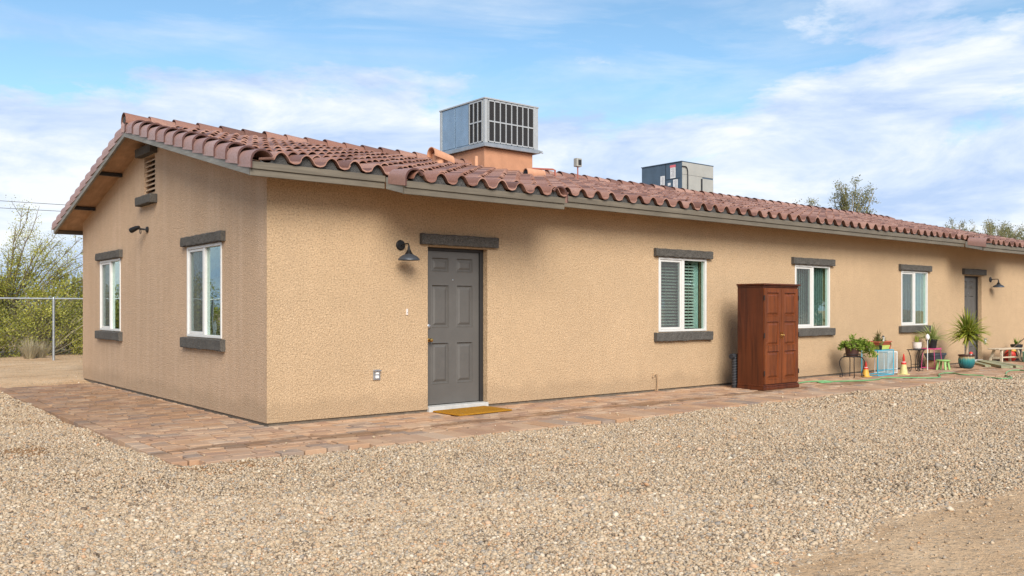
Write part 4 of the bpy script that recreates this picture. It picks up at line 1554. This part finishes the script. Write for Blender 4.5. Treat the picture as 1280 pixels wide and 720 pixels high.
stl = thing('step_stool', 'low lime green wooden stool in front of the cardboard box', 'stool', (15.24, -.66, 0))
MB().lathe([(.135, .19), (.145, .2), (.145, .215), (.135, .222), (.01, .222)], (0, 0, 0), 24).build('seat', 'green_paint', stl, smooth=True)
for i in range(4):
    a = PI / 4 + i * PI / 2
    MB().bar((math.cos(a) * .10, math.sin(a) * .10, .19), (math.cos(a) * .135, math.sin(a) * .135, 0), .04, .04, (math.cos(a), math.sin(a), 0)).build('leg', 'green_paint', stl, bevel=.005)
bx = thing('cardboard_box', 'tan cardboard box under the dark planter trough', 'box', (15.40, -.46, 0))
MB().box(0, .34, 0, .26, 0, .185).build('body', 'cardboard', bx, bevel=.004)
m = MB()
m.add([(0, 0, .186), (.34, 0, .186), (.34, .128, .190), (0, .128, .190)], [(0, 1, 2, 3)])
m.add([(0, .132, .190), (.34, .132, .190), (.34, .26, .186), (0, .26, .186)], [(0, 1, 2, 3)])
m.build('flap', 'cardboard', bx)
tr = thing('planter_trough', 'dark slate plastic trough planter resting on the cardboard box', 'planter', (15.30, -.45, .192))
m = MB()
trough(m, .54, .22, .15, .03)
m.build('pot', 'slate_plastic', tr, bevel=.003)
MB().box(.012, .528, .012, .208, .1055, .135).build('soil', 'soil', tr)

# teal pot with dracaena
tp = thing('dracaena_plant', 'large strap leaved plant on a pale trunk in a fluted teal glazed pot', 'potted plant', (16.12, -.78, 0))
MB().lathe([(.10, 0), (.135, .03), (.163, .12), (.165, .20), (.15, .275)], (0, 0, 0), 44, 'z', .022, 22).build('pot', 'teal_glaze', tp, smooth=True)
MB().lathe([(.150, .2755), (.170, .28), (.173, .305), (.158, .31), (.145, .295), (.01, .285)], (0, 0, 0), 40).build('rim', 'brown_pot', tp, smooth=True)
MB().tube([(.0, 0, .27), (.03, 0, .45), (.06, 0, .62), (.05, 0, .80)], [.034, .03, .027, .024], 10).build('trunk', 'pale_trunk', tp, smooth=True)
m = MB()
rng = random.Random(21)
for i in range(210):
    f = rng.random()
    el = rng.uniform(-.5, .9) if f < .72 else rng.uniform(.7, 1.45)
    L = rng.uniform(.34, .58) * (1.05 if el > .9 else 1)
    strap(m, (.05 + rng.gauss(0, .015), rng.gauss(0, .015), rng.uniform(.66, .88)), rng.uniform(0, 2 * PI), el, L, rng.uniform(.034, .052), rng.uniform(.05, .17), 8)
for i in range(4):
    strap(m, (.05, 0, .88), rng.uniform(0, 2 * PI), 1.4 + rng.gauss(0, .06), .50, .04, .01, 6)
m.build('foliage', 'strap_leaf', tp)
t = thing('toy_mushroom', 'small red and white garden ornament on the rim of the teal pot', 'ornament', (16.06, -.90, .30))
MB().lathe([(.02, -.012), (.024, .01), (.018, .03)], (0, 0, 0), 12).build('stem', 'paper', t, smooth=True)
MB().lathe([(.02, .03), (.042, .035), (.038, .06), (.02, .078), (.004, .082)], (0, 0, 0), 14).build('cap', 'red_plastic', t, smooth=True)

# boards lying before the far door
def plank(x, y, z, L, w, th, ang, label, mat='old_board'):
    o = MB().box(-L / 2, L / 2, -w / 2, w / 2, 0, th).build('board', mat, None, bevel=.004, loc=(x, y, z))
    o.rotation_euler = (0, 0, ang)
    tag(o, label, 'board', 'old boards lying before the far door')
plank(17.72, -.70, .002, 2.25, .24, .06, math.radians(36), 'weathered grey green board lying nearest the teal pot')
plank(17.98, -.86, .002, 2.0, .15, .05, math.radians(38), 'mossy yellow brown board at the front of the board pile')
plank(17.62, -.44, .002, 1.7, .12, .045, math.radians(34), 'narrow weathered board lying nearest the far door')

# bench
bn = thing('bench', 'low weathered wooden bench with splayed legs right of the far door', 'bench', (19.17, -.42, 0), math.radians(-9))
m = MB()
m.box(-.53, .53, -.15, -.055, .325, .355).box(-.53, .53, -.05, .05, .325, .356).box(-.53, .53, .055, .15, .325, .355)
m.build('seat', 'grey_bench_wood', bn, bevel=.006)
for sx in (-1, 1):
    for sy in (-1, 1):
        MB().bar((sx * .34, sy * .09, .324), (sx * .44, sy * .15, 0), .055, .045, (1, 0, 0)).build('leg', 'grey_bench_wood', bn, bevel=.004)
    MB().bar((sx * .405, -.115, .12), (sx * .405, .115, .12), .03, .05).build('stretcher', 'grey_bench_wood', bn, bevel=.003)
MB().bar((-.39, 0, .125), (.39, 0, .125), .05, .03).build('stretcher', 'grey_bench_wood', bn, bevel=.003)
t = thing('garden_hand_tools', 'red and orange garden tool bag behind the bench', 'bag', (19.95, -.22, 0))
MB().lathe([(.10, 0), (.14, .06), (.13, .18), (.10, .25), (.04, .29)], (0, 0, 0), 16).build('body', 'cone_red', t, smooth=True)
MB().lathe([(.105, .24), (.12, .26), (.11, .30), (.05, .32)], (.04, -.03, 0), 14).build('flap', 'yellow_plastic', t, smooth=True)
t = thing('potted_plant', 'small black pot with a green sprout standing behind the bench', 'potted plant', (20.15, -.30, 0))
MB().lathe(pot_prof(.13, .10, .42, .012), (0, 0, 0), 18).build('pot', 'black_plastic', t, smooth=True)
m = MB()
for i in range(14):
    strap(m, (0, 0, .38), rng.uniform(0, 2 * PI), rng.uniform(.6, 1.4), .22 * rng.uniform(.7, 1.2), .03, .05, 5)
m.build('foliage', 'trail_leaf', t)
t = thing('garden_rake', 'long handled garden tool slanting up behind the bench at the right edge', 'garden tool', (19.52, -.08, 0))
MB().tube([(0, 0, .0), (.60, -.92, 1.05)], .013, 8).build('handle', 'pole_wood', t)
MB().box(-.12, .12, -.02, .02, .0, .03).build('head', 'black_iron', t)
bk = thing('watering_tub', 'aqua green metal tub with plants at the right edge beyond the bench', 'tub', (19.62, -.86, 0))
MB().lathe([(.19, 0), (.205, .01), (.215, .24), (.225, .245), (.225, .262), (.21, .262), (.205, .22), (.01, .215)], (0, 0, 0), 28).build('body', 'aqua_metal', bk, smooth=True)
m = MB()
for s in (-1, 1):
    m.tube([(s * .21, -.05, .19), (s * .25, -.04, .20), (s * .25, .04, .20), (s * .21, .05, .19)], .008, 6)
m.build('handle', 'aqua_metal', bk)
m = MB()
for i in range(40):
    strap(m, (rng.gauss(.03, .07), rng.gauss(0, .07), .21), rng.uniform(0, 2 * PI), rng.uniform(.6, 1.4), .26 * rng.uniform(.6, 1.2), .035, .08, 5)
m.build('foliage', 'trail_leaf', bk)

# hose
hp = [(9.15, -.72), (9.6, -.66), (10.05, -.60), (10.45, -.72), (10.35, -.90), (10.05, -.86), (10.2, -.74), (10.7, -.96), (11.15, -1.13), (11.6, -1.12), (11.85, -1.02), (12.1, -1.08), (12.42, -1.36), (12.66, -1.62),
      (13.0, -1.62), (13.42, -1.40), (13.8, -1.25), (14.14, -1.19), (14.25, -1.33), (13.98, -1.60), (14.02, -1.85), (14.0, -2.12), (13.85, -2.40), (14.2, -2.45), (14.8, -2.12), (15.4, -1.9), (16.0, -1.76), (16.25, -1.85), (15.9, -2.1), (15.3, -2.3), (15.9, -2.6), (17, -2.7)]
pts = []
for i in range(len(hp) - 1):
    p0, p1, p2, p3 = [Vector(hp[max(0, min(len(hp) - 1, i + k))]) for k in (-1, 0, 1, 2)]
    for s in range(6):
        u = s / 6
        q = .5 * ((2 * p1) + (p2 - p0) * u + (2 * p0 - 5 * p1 + 4 * p2 - p3) * u * u + (3 * p1 - p0 - 3 * p2 + p3) * u ** 3)
        pts.append((q.x, q.y, .014 if q.y > -2.0 else -.012))
o = MB().tube(pts, .0125, 8).build('garden_hose', 'hose_green', None, smooth=True)
tag(o, 'long green garden hose snaking over the pavers past the potted plants', 'hose')

# ------------------------------------------------------------------ ground
def front_edge(x):
    """y of the paving's front edge"""
    b = -1.84 if x < .05 else -2.06 + .16 * max(0, 1 - x / .9)
    return b + .030 * math.sin(x * 1.1)
mb = MB()
def paver(x0, x1, y0, y1, z=0.0, tilt=0.0):
    g, c = .0075, .004
    x0 += g; x1 -= g; y0 += g; y1 -= g
    if x1 - x0 < .03 or y1 - y0 < .03:
        return
    j = [random.gauss(0, .0022) for _ in range(4)]
    zb = -.09
    z += random.gauss(0, .0028)
    mb.add([(x0, y0, zb), (x1, y0, zb), (x1, y1, zb), (x0, y1, zb),
            (x0, y0, z - c + j[0]), (x1, y0, z - c + j[1]), (x1, y1, z - c + j[2]), (x0, y1, z - c + j[3]),
            (x0 + c, y0 + c, z + j[0]), (x1 - c, y0 + c, z + j[1]), (x1 - c, y1 - c, z + j[2]), (x0 + c, y1 - c, z + j[3])],
           [(0, 1, 5, 4), (1, 2, 6, 5), (2, 3, 7, 6), (3, 0, 4, 7), (4, 5, 9, 8), (5, 6, 10, 9), (6, 7, 11, 10), (7, 4, 8, 11), (8, 9, 10, 11)])
PW = .158
# side strip by the gable wall, running bond across, with a border course at its outer edge
y = -1.84 + .2
row = 0
yy = -1.66
while yy < 7.45:
    x = -1.60
    paver(x, x + .155, yy, yy + .2375)         # border course
    yy += .2375
yy = -1.66
while yy < 7.45:
    x = -1.443 - (.118 if row % 2 else 0)
    xe = .018
    first = True
    while x < xe:
        L = random.choice((.235, .235, .158, .235))
        a, b = max(x, -1.443), min(x + L, xe)
        if yy + PW / 2 > 0 or True:
            if not (yy + PW > .02 and b > .02):
                paver(a, b, yy, min(yy + PW, 7.47))
        x += L
    row += 1
    yy += PW
# front strip: courses parallel to the wall, outer course follows the wavy edge
row = 0
yy = .018 - PW
while yy > -1.66:
    x = .02 - (.11 if row % 2 else 0)
    while x < 23.6:
        L = random.choice((.235, .235, .158, .235))
        if not (x < .02 and yy > -1.66):
            paver(x, x + L, yy, yy + PW)
        x += L
    row += 1
    yy -= PW
ylast = yy + PW
x = -1.36
paver(-1.66, -1.40, -1.99, -1.83, -.035)       # the loose corner stone
while x < 23.6:
    L = random.choice((.30, .235, .235))
    paver(x, x + L, -1.838, -1.664) if x < .1 else paver(x, x + L, front_edge(x), ylast - .001)
    x += L
path = mb.build('paver_path', 'paver', None)
tag(path, 'reddish brown concrete paver path running along the front and side of the house', 'path', kind='structure')

def in_house(x, y, m=.0):
    return (x > -m) & (y > -m) & (x < LEN + m) & (y < DEP + m)
def undul(x, y):
    return (.016 * np.sin(x * 1.7 + 1.3 * np.sin(y * .9)) + .014 * np.sin(y * 2.3 + .7 * np.sin(x * 1.1)) + .008 * np.sin(x * 5.1 + y * 3.3) + .006 * np.sin(y * 7.7 - x * 2.9))

# base ground: one great sheet
def grid_sheet(name, x0, x1, y0, y1, nx, ny, zf, mat, keep=None):
    xs_ = np.linspace(x0, x1, nx)
    ys_ = np.linspace(y0, y1, ny)
    X, Y = np.meshgrid(xs_, ys_)
    V = np.stack([X.ravel(), Y.ravel(), zf(X, Y).ravel()], 1)
    i = np.arange(nx * ny).reshape(ny, nx)
    F = np.stack([i[:-1, :-1], i[:-1, 1:], i[1:, 1:], i[1:, :-1]], -1).reshape(-1, 4)
    if keep is not None:
        c = V[F].mean(1)
        F = F[keep(c[:, 0], c[:, 1])]
    return np_mesh(name, V, F, mat, None, smooth=True)
g0 = grid_sheet('ground', -600, 600, -600, 600, 121, 121, lambda X, Y: np.full_like(X, -.12), 'dirt_ground')
tag(g0, 'flat sandy desert ground stretching to the horizon', 'ground', kind='structure')
def dirt_h(X, Y):
    r = np.clip((Y - 6.5) / 2.5, 0, 1) * .06
    edge = np.clip((np.minimum(np.minimum(X + 30, 45 - X), np.minimum(Y + 30, 45 - Y))) / 6, 0, 1)
    return -.115 + edge * (.055 + undul(X, Y) * .7 + r + .012 * np.clip((-Y - 5.5), 0, 1))
g1 = grid_sheet('dirt_yard', -30, 45, -30, 45, 376, 376, dirt_h, 'dirt_ground', lambda x, y: ~in_house(x, y, -.25) & ~((x > -1.45) & (x < 23.4) & (y > -1.6) & (y < .3)) & ~((x > -1.45) & (x < .3) & (y > -1.6) & (y < 7.2)))
tag(g1, 'tan dirt yard around the house', 'dirt', kind='structure')

def gravel_edge(x, y):
    """> 0 where gravel lies"""
    n = .25 * np.sin(x * 2.1 + 1.1 * np.sin(y * 1.7)) + .18 * np.sin(y * 3.3 + x * 1.2) + .1 * np.sin(x * 6.3 - y * 4.1)
    near = (y + 7.0) * 1.8 + n * .45 + np.clip(-x, 0, 3) * 1.5    # bare dirt towards the bottom right corner
    far = (7.75 - y) * 1.2 + n * .8
    return np.minimum(near, far)
BARE = [(-2.0, 2.6, .5, .16), (-2.47, .05, .55, .22), (-1.62, 5.6, .4, .15), (-1.57, -4.2, .75, .14), (-1.49, -2.07, .35, .16), (-1.05, -2.05, .6, .12), (-2.3, -1.75, .35, .10), (.9, -5.7, .6, .10),
        (3.2, -2.25, .7, .08), (5.6, -2.3, .9, .08), (-3.0, 4.0, .6, .18), (2.6, -4.6, .5, .08), (8.5, -4.2, 1.2, .15)]
def bare_at(x, y):
    b = np.zeros_like(x)
    wob = .35 * np.sin(x * 9 + 2 * np.sin(y * 7)) + .3 * np.sin(y * 17 + x * 5)
    for (cx, cy, rx, ry) in BARE:
        # patches stretch along the view of a rake or wheel mark, roughly parallel to the camera's right
        dx, dy = x - cx, y - cy
        u, v_ = dx * .775 - dy * .632, dx * .632 + dy * .775
        b = np.maximum(b, np.exp(-((u / rx) ** 2 + (v_ / ry) ** 2)) * (1.15 + wob))
    return np.clip(b, 0, 1)
def grav_h(X, Y):
    return -.036 + undul(X, Y) * .85 - .045 * (1 - np.clip(gravel_edge(X, Y) * .9, 0, 1))
def on_path(x, y, m=0.0):
    fe = np.where(x < .05, -1.84, -2.06 + .16 * np.clip(1 - x / .9, 0, 1)) + .030 * np.sin(x * 1.1)
    return ((x > -1.60 - m) & (x < 23.6) & (y > fe - m) & (y < .2)) | ((x > -1.60 - m) & (x < .2) & (y > -1.84) & (y < 7.47 + m))
g2 = grid_sheet('gravel_bed', -14, 40, -16, 8.6, 811, 370, grav_h, 'gravel_ground', lambda x, y: (gravel_edge(x, y) > 0) & ~in_house(x, y, -.1) & ~on_path(x, y, -.06))
_n = len(g2.data.vertices)
_co = np.empty(_n * 3, dtype=np.float32)
g2.data.vertices.foreach_get('co', _co)
_co = _co.reshape(-1, 3)
_at = g2.data.attributes.new('bare', 'FLOAT', 'POINT')
_at.data.foreach_set('value', bare_at(_co[:, 0].astype(float), _co[:, 1].astype(float)).astype(np.float32))
tag(g2, 'pale tan gravel bed covering the yard in front of the path', 'gravel', kind='structure')

# ------------------------------------------------------------------ camera
CAM = np.array([-4.083, -9.412, 1.345])
YAW = math.radians(50.774)
FPX = 1085.0
cam_d = bpy.data.cameras.new('camera')
cam = bpy.data.objects.new('camera', cam_d)
COL.objects.link(cam)
cam.location = CAM
cam.rotation_euler = (PI / 2, 0, YAW - PI / 2)
cam_d.sensor_width = 36
cam_d.lens = FPX / 1280 * 36
cam_d.shift_y = 25.5 / 1280
cam_d.clip_start = .05
cam_d.clip_end = 3000
S.camera = cam

# ------------------------------------------------------------------ loose stones
def ico():
    p = (1 + 5 ** .5) / 2
    v = np.array([(-1, p, 0), (1, p, 0), (-1, -p, 0), (1, -p, 0), (0, -1, p), (0, 1, p), (0, -1, -p), (0, 1, -p), (p, 0, -1), (p, 0, 1), (-p, 0, -1), (-p, 0, 1)], float)
    v /= np.linalg.norm(v[0])
    f = np.array([(0, 11, 5), (0, 5, 1), (0, 1, 7), (0, 7, 10), (0, 10, 11), (1, 5, 9), (5, 11, 4), (11, 10, 2), (10, 7, 6), (7, 1, 8), (3, 9, 4), (3, 4, 2), (3, 2, 6), (3, 6, 8), (3, 8, 9), (4, 9, 5), (2, 4, 11), (6, 2, 10), (8, 6, 7), (9, 8, 1)])
    return v, f
def octa():
    v = np.array([(1, 0, 0), (0, 1, 0), (-1, 0, 0), (0, -1, 0), (0, 0, 1), (0, 0, -1)], float)
    f = np.array([(0, 1, 4), (1, 2, 4), (2, 3, 4), (3, 0, 4), (1, 0, 5), (2, 1, 5), (3, 2, 5), (0, 3, 5)])
    return v, f
F_ = np.array([math.cos(YAW), math.sin(YAW)])
R_ = np.array([math.sin(YAW), -math.cos(YAW)])
def stones_at(dens, d0, d1, keep):
    """random points in the ground wedge the camera's neighbourhood can see"""
    w1 = d1 * .62 + 1.6
    n = int(dens * (d1 - d0) * 2 * w1)
    dd = RNG.uniform(d0, d1, n)
    ss = RNG.uniform(-w1, w1, n)
    ok = np.abs(ss) < dd * .62 + 1.6
    dd, ss = dd[ok], ss[ok]
    P = CAM[:2] + dd[:, None] * F_ + ss[:, None] * R_
    k = keep(P[:, 0], P[:, 1])
    return P[k]
def stone_mesh(P, base, size, zf, sink=.25):
    bv, bf = base
    n, nv = len(P), len(bv)
    s = size * np.exp(RNG.normal(0, .36, n))
    ax = np.stack([s * RNG.uniform(.85, 1.35, n), s * RNG.uniform(.7, 1.1, n), s * RNG.uniform(.45, .85, n)], 1)
    v = bv[None] * (1 + RNG.normal(0, .13, (n, nv, 1))) * ax[:, None, :]
    # small random tilt and any heading
    a, t, u = RNG.uniform(0, 2 * PI, n), RNG.normal(0, .35, n), RNG.normal(0, .35, n)
    x, y, z = v[..., 0].copy(), v[..., 1].copy(), v[..., 2].copy()
    ct, st_ = np.cos(t)[:, None], np.sin(t)[:, None]
    y, z = y * ct - z * st_, y * st_ + z * ct
    cu, su = np.cos(u)[:, None], np.sin(u)[:, None]
    x, z = x * cu + z * su, -x * su + z * cu
    ca, sa = np.cos(a)[:, None], np.sin(a)[:, None]
    x, y = x * ca - y * sa, x * sa + y * ca
    zz = zf(P[:, 0], P[:, 1]) + ax[:, 2] * (1 - 2 * sink) * RNG.uniform(.6, 1.5, n)
    v = np.stack([x + P[:, 0:1], y + P[:, 1:2], z + zz[:, None]], -1).reshape(-1, 3)
    f = (bf[None] + (np.arange(n) * nv)[:, None, None]).reshape(-1, 3)
    tint = np.repeat(RNG.random(n), nv)
    return v, f, tint
def keep_gravel(x, y):
    e = gravel_edge(x, y)
    bare = np.sin(x * .9 + 2.2 * np.sin(y * .6 + .4)) * np.sin(y * 1.3 + 1.4 * np.sin(x * .5)) + .35 * np.sin(x * 4.1 + y * 2.7)
    pr = np.clip(e * 1.4, 0, 1) * np.where(bare > 1.05, .55, 1) * (1 - .62 * np.clip(bare_at(x, y) * 1.3 - .3, 0, 1))
    return (RNG.random(len(x)) < pr) & ~on_path(x, y, -.01) & ~in_house(x, y, .02)
def keep_sparse(x, y):
    e = gravel_edge(x, y)
    return (e < .5) & (RNG.random(len(x)) < .05 + .30 * np.clip(1 + e, 0, 1)) & ~on_path(x, y, .02) & ~in_house(x, y, .05)
VV, FF, TT, off = [], [], [], 0
def push(r):
    global off
    v, f, t_ = r
    VV.append(v); FF.append(f + off); TT.append(t_)
    off += len(v)
push(stone_mesh(stones_at(10500, 3.4, 6.4, keep_gravel), ico(), .0071, grav_h))
push(stone_mesh(stones_at(5600, 6.4, 12.0, keep_gravel), octa(), .0087, grav_h))
push(stone_mesh(stones_at(1900, 12.0, 21.0, keep_gravel), octa(), .0125, grav_h))
push(stone_mesh(stones_at(900, 3.4, 26.0, keep_sparse), octa(), .0068, lambda x, y: np.maximum(dirt_h(x, y), -.06)))
V, F, T = np.concatenate(VV), np.concatenate(FF), np.concatenate(TT)
gs = np_mesh('gravel', V, F, 'gravel_stone', None, attr=T)
tag(gs, 'loose tan, grey and white gravel stones spread over the yard', 'gravel', kind='stuff')
print('STONES', len(F))

# a few stones that strayed onto the path
P = np.stack([RNG.uniform(-1.5, 14, 90), RNG.uniform(-1.95, -1.3, 90)], 1)
P = P[on_path(P[:, 0], P[:, 1], -.05)]
v, f, t_ = stone_mesh(P, ico(), .009, lambda x, y: np.full_like(x, .0), .0)
o = np_mesh('stray_gravel', v, f, 'gravel_stone', None, attr=t_)
tag(o, 'a few loose gravel stones strayed onto the paver path', 'gravel', kind='stuff')

# ------------------------------------------------------------------ sky and sun
sun_dir = Vector((-.42, -.80, .62)).normalized()      # towards the sun
w = bpy.data.worlds.new('World')
S.world = w
w.use_nodes = True
nt = w.node_tree
nt.nodes.clear()
class WN(NT):
    def __init__(self, t):
        self.t = t
k = WN(nt)
out = k.n('ShaderNodeOutputWorld')
bg = k.n('ShaderNodeBackground')
nt.links.new(bg.outputs[0], out.inputs[0])
sky = k.n('ShaderNodeTexSky', sky_type='NISHITA')
sky.sun_disc = False
sky.sun_elevation = math.asin(sun_dir.z)
sky.sun_rotation = math.atan2(sun_dir.x, sun_dir.y)
sky.altitude = 700
sky.air_density = 1.0
sky.dust_density = .6
sky.ozone_density = 1.6
STR = .12
dirv = k.n('ShaderNodeTexCoord').outputs['Generated']
sep = k.n('ShaderNodeSeparateXYZ')
k.set(sep.inputs[0], dirv)
DX, DY, DZ = sep.outputs
az = k.math('ARCTAN2', DY, DX)          # radians, counter-clockwise from +X
comb = k.n('ShaderNodeCombineXYZ')
k.set(comb.inputs[0], az)
k.set(comb.inputs[1], k.math('MULTIPLY', DZ, 1.9))
cv = comb.outputs[0]
n1 = k.noise(k.mapping(cv, (3.4, 4.6, 1), loc=(3.1, .75, 0)), 1.0, 10, .60, .25)
n2 = k.noise(k.mapping(cv, (11, 16, 1), loc=(1.1, 7.4, 0)), 1.0, 7, .62, .3)
# cloud banks sit low all round the horizon and reach higher towards the right (+X)
lo = k.ramp(DZ, [(.0, 1), (.10, .92), (.20, .50), (.27, .12), (.6, .0)])
right = k.math('MULTIPLY', k.ramp(az, [(.22, 1), (.62, .55), (.82, .0)]), k.ramp(DZ, [(.0, 1), (.30, .85), (.5, .2)]))
left = k.math('MULTIPLY', k.ramp(az, [(.98, 0), (1.16, 1)]), k.ramp(DZ, [(.0, 1), (.20, .95), (.25, .25), (.32, .1)]))
cov = k.math('ADD', k.math('ADD', k.math('MULTIPLY', lo, .30), k.math('MULTIPLY', right, .17)), k.math('MULTIPLY', left, .15))
dens = k.math('ADD', k.math('ADD', k.math('MULTIPLY', n1, .92), k.math('MULTIPLY', n2, .20)), k.math('SUBTRACT', cov, .075))
cmask = k.ramp(dens, [(.605, 0), (.64, .5), (.70, .97)])
tone = k.noise(k.mapping(cv, (5.2, 8.5, 1), loc=(8.3, 2.2, 0)), 1.0, 8, .6, .4)
shade = k.ramp(k.math('ADD', k.math('MULTIPLY', tone, .85), k.math('MULTIPLY', n2, .2)), [(.40, (.37, .48, .68)), (.53, (.52, .60, .72)), (.64, (.69, .72, .76))])
cl = k.n('ShaderNodeVectorMath', operation='SCALE')
k.set(cl.inputs[0], shade)
cl.inputs['Scale'].default_value = 1.0 / STR
skyb = k.n('ShaderNodeVectorMath', operation='MULTIPLY')
k.set(skyb.inputs[0], sky.outputs[0])
skyb.inputs[1].default_value = (.93, 1.08, 1.05)
wisp = k.noise(k.mapping(cv, (3.0, 9.0, 1), rot=(0, 0, -.5), loc=(4.4, 1.3, 0)), 1.0, 8, .6, .5)
veil = k.ramp(wisp, [(.44, 0), (.70, .5)])
s1 = k.mix(veil, skyb.outputs[0], cl.outputs[0])
s2 = k.mix(cmask, s1, cl.outputs[0])
k.set(bg.inputs[0], s2)
bg.inputs[1].default_value = STR

sd_ = bpy.data.lights.new('sun', 'SUN')
sd_.energy = 3.5
sd_.angle = math.radians(34)
sd_.color = (1.0, .94, .86)
sun = bpy.data.objects.new('sun', sd_)
COL.objects.link(sun)
sun.rotation_euler = (-sun_dir).to_track_quat('-Z', 'Y').to_euler()

S.view_settings.view_transform = 'Standard'
S.view_settings.look = 'None'
S.view_settings.gamma = 1
S.view_settings.exposure = 0.52
S.view_settings.use_curve_mapping = False
S.render.engine = 'CYCLES'
S.cycles.use_denoising = True
S.cycles.max_bounces = 8
S.cycles.transparent_max_bounces = 12
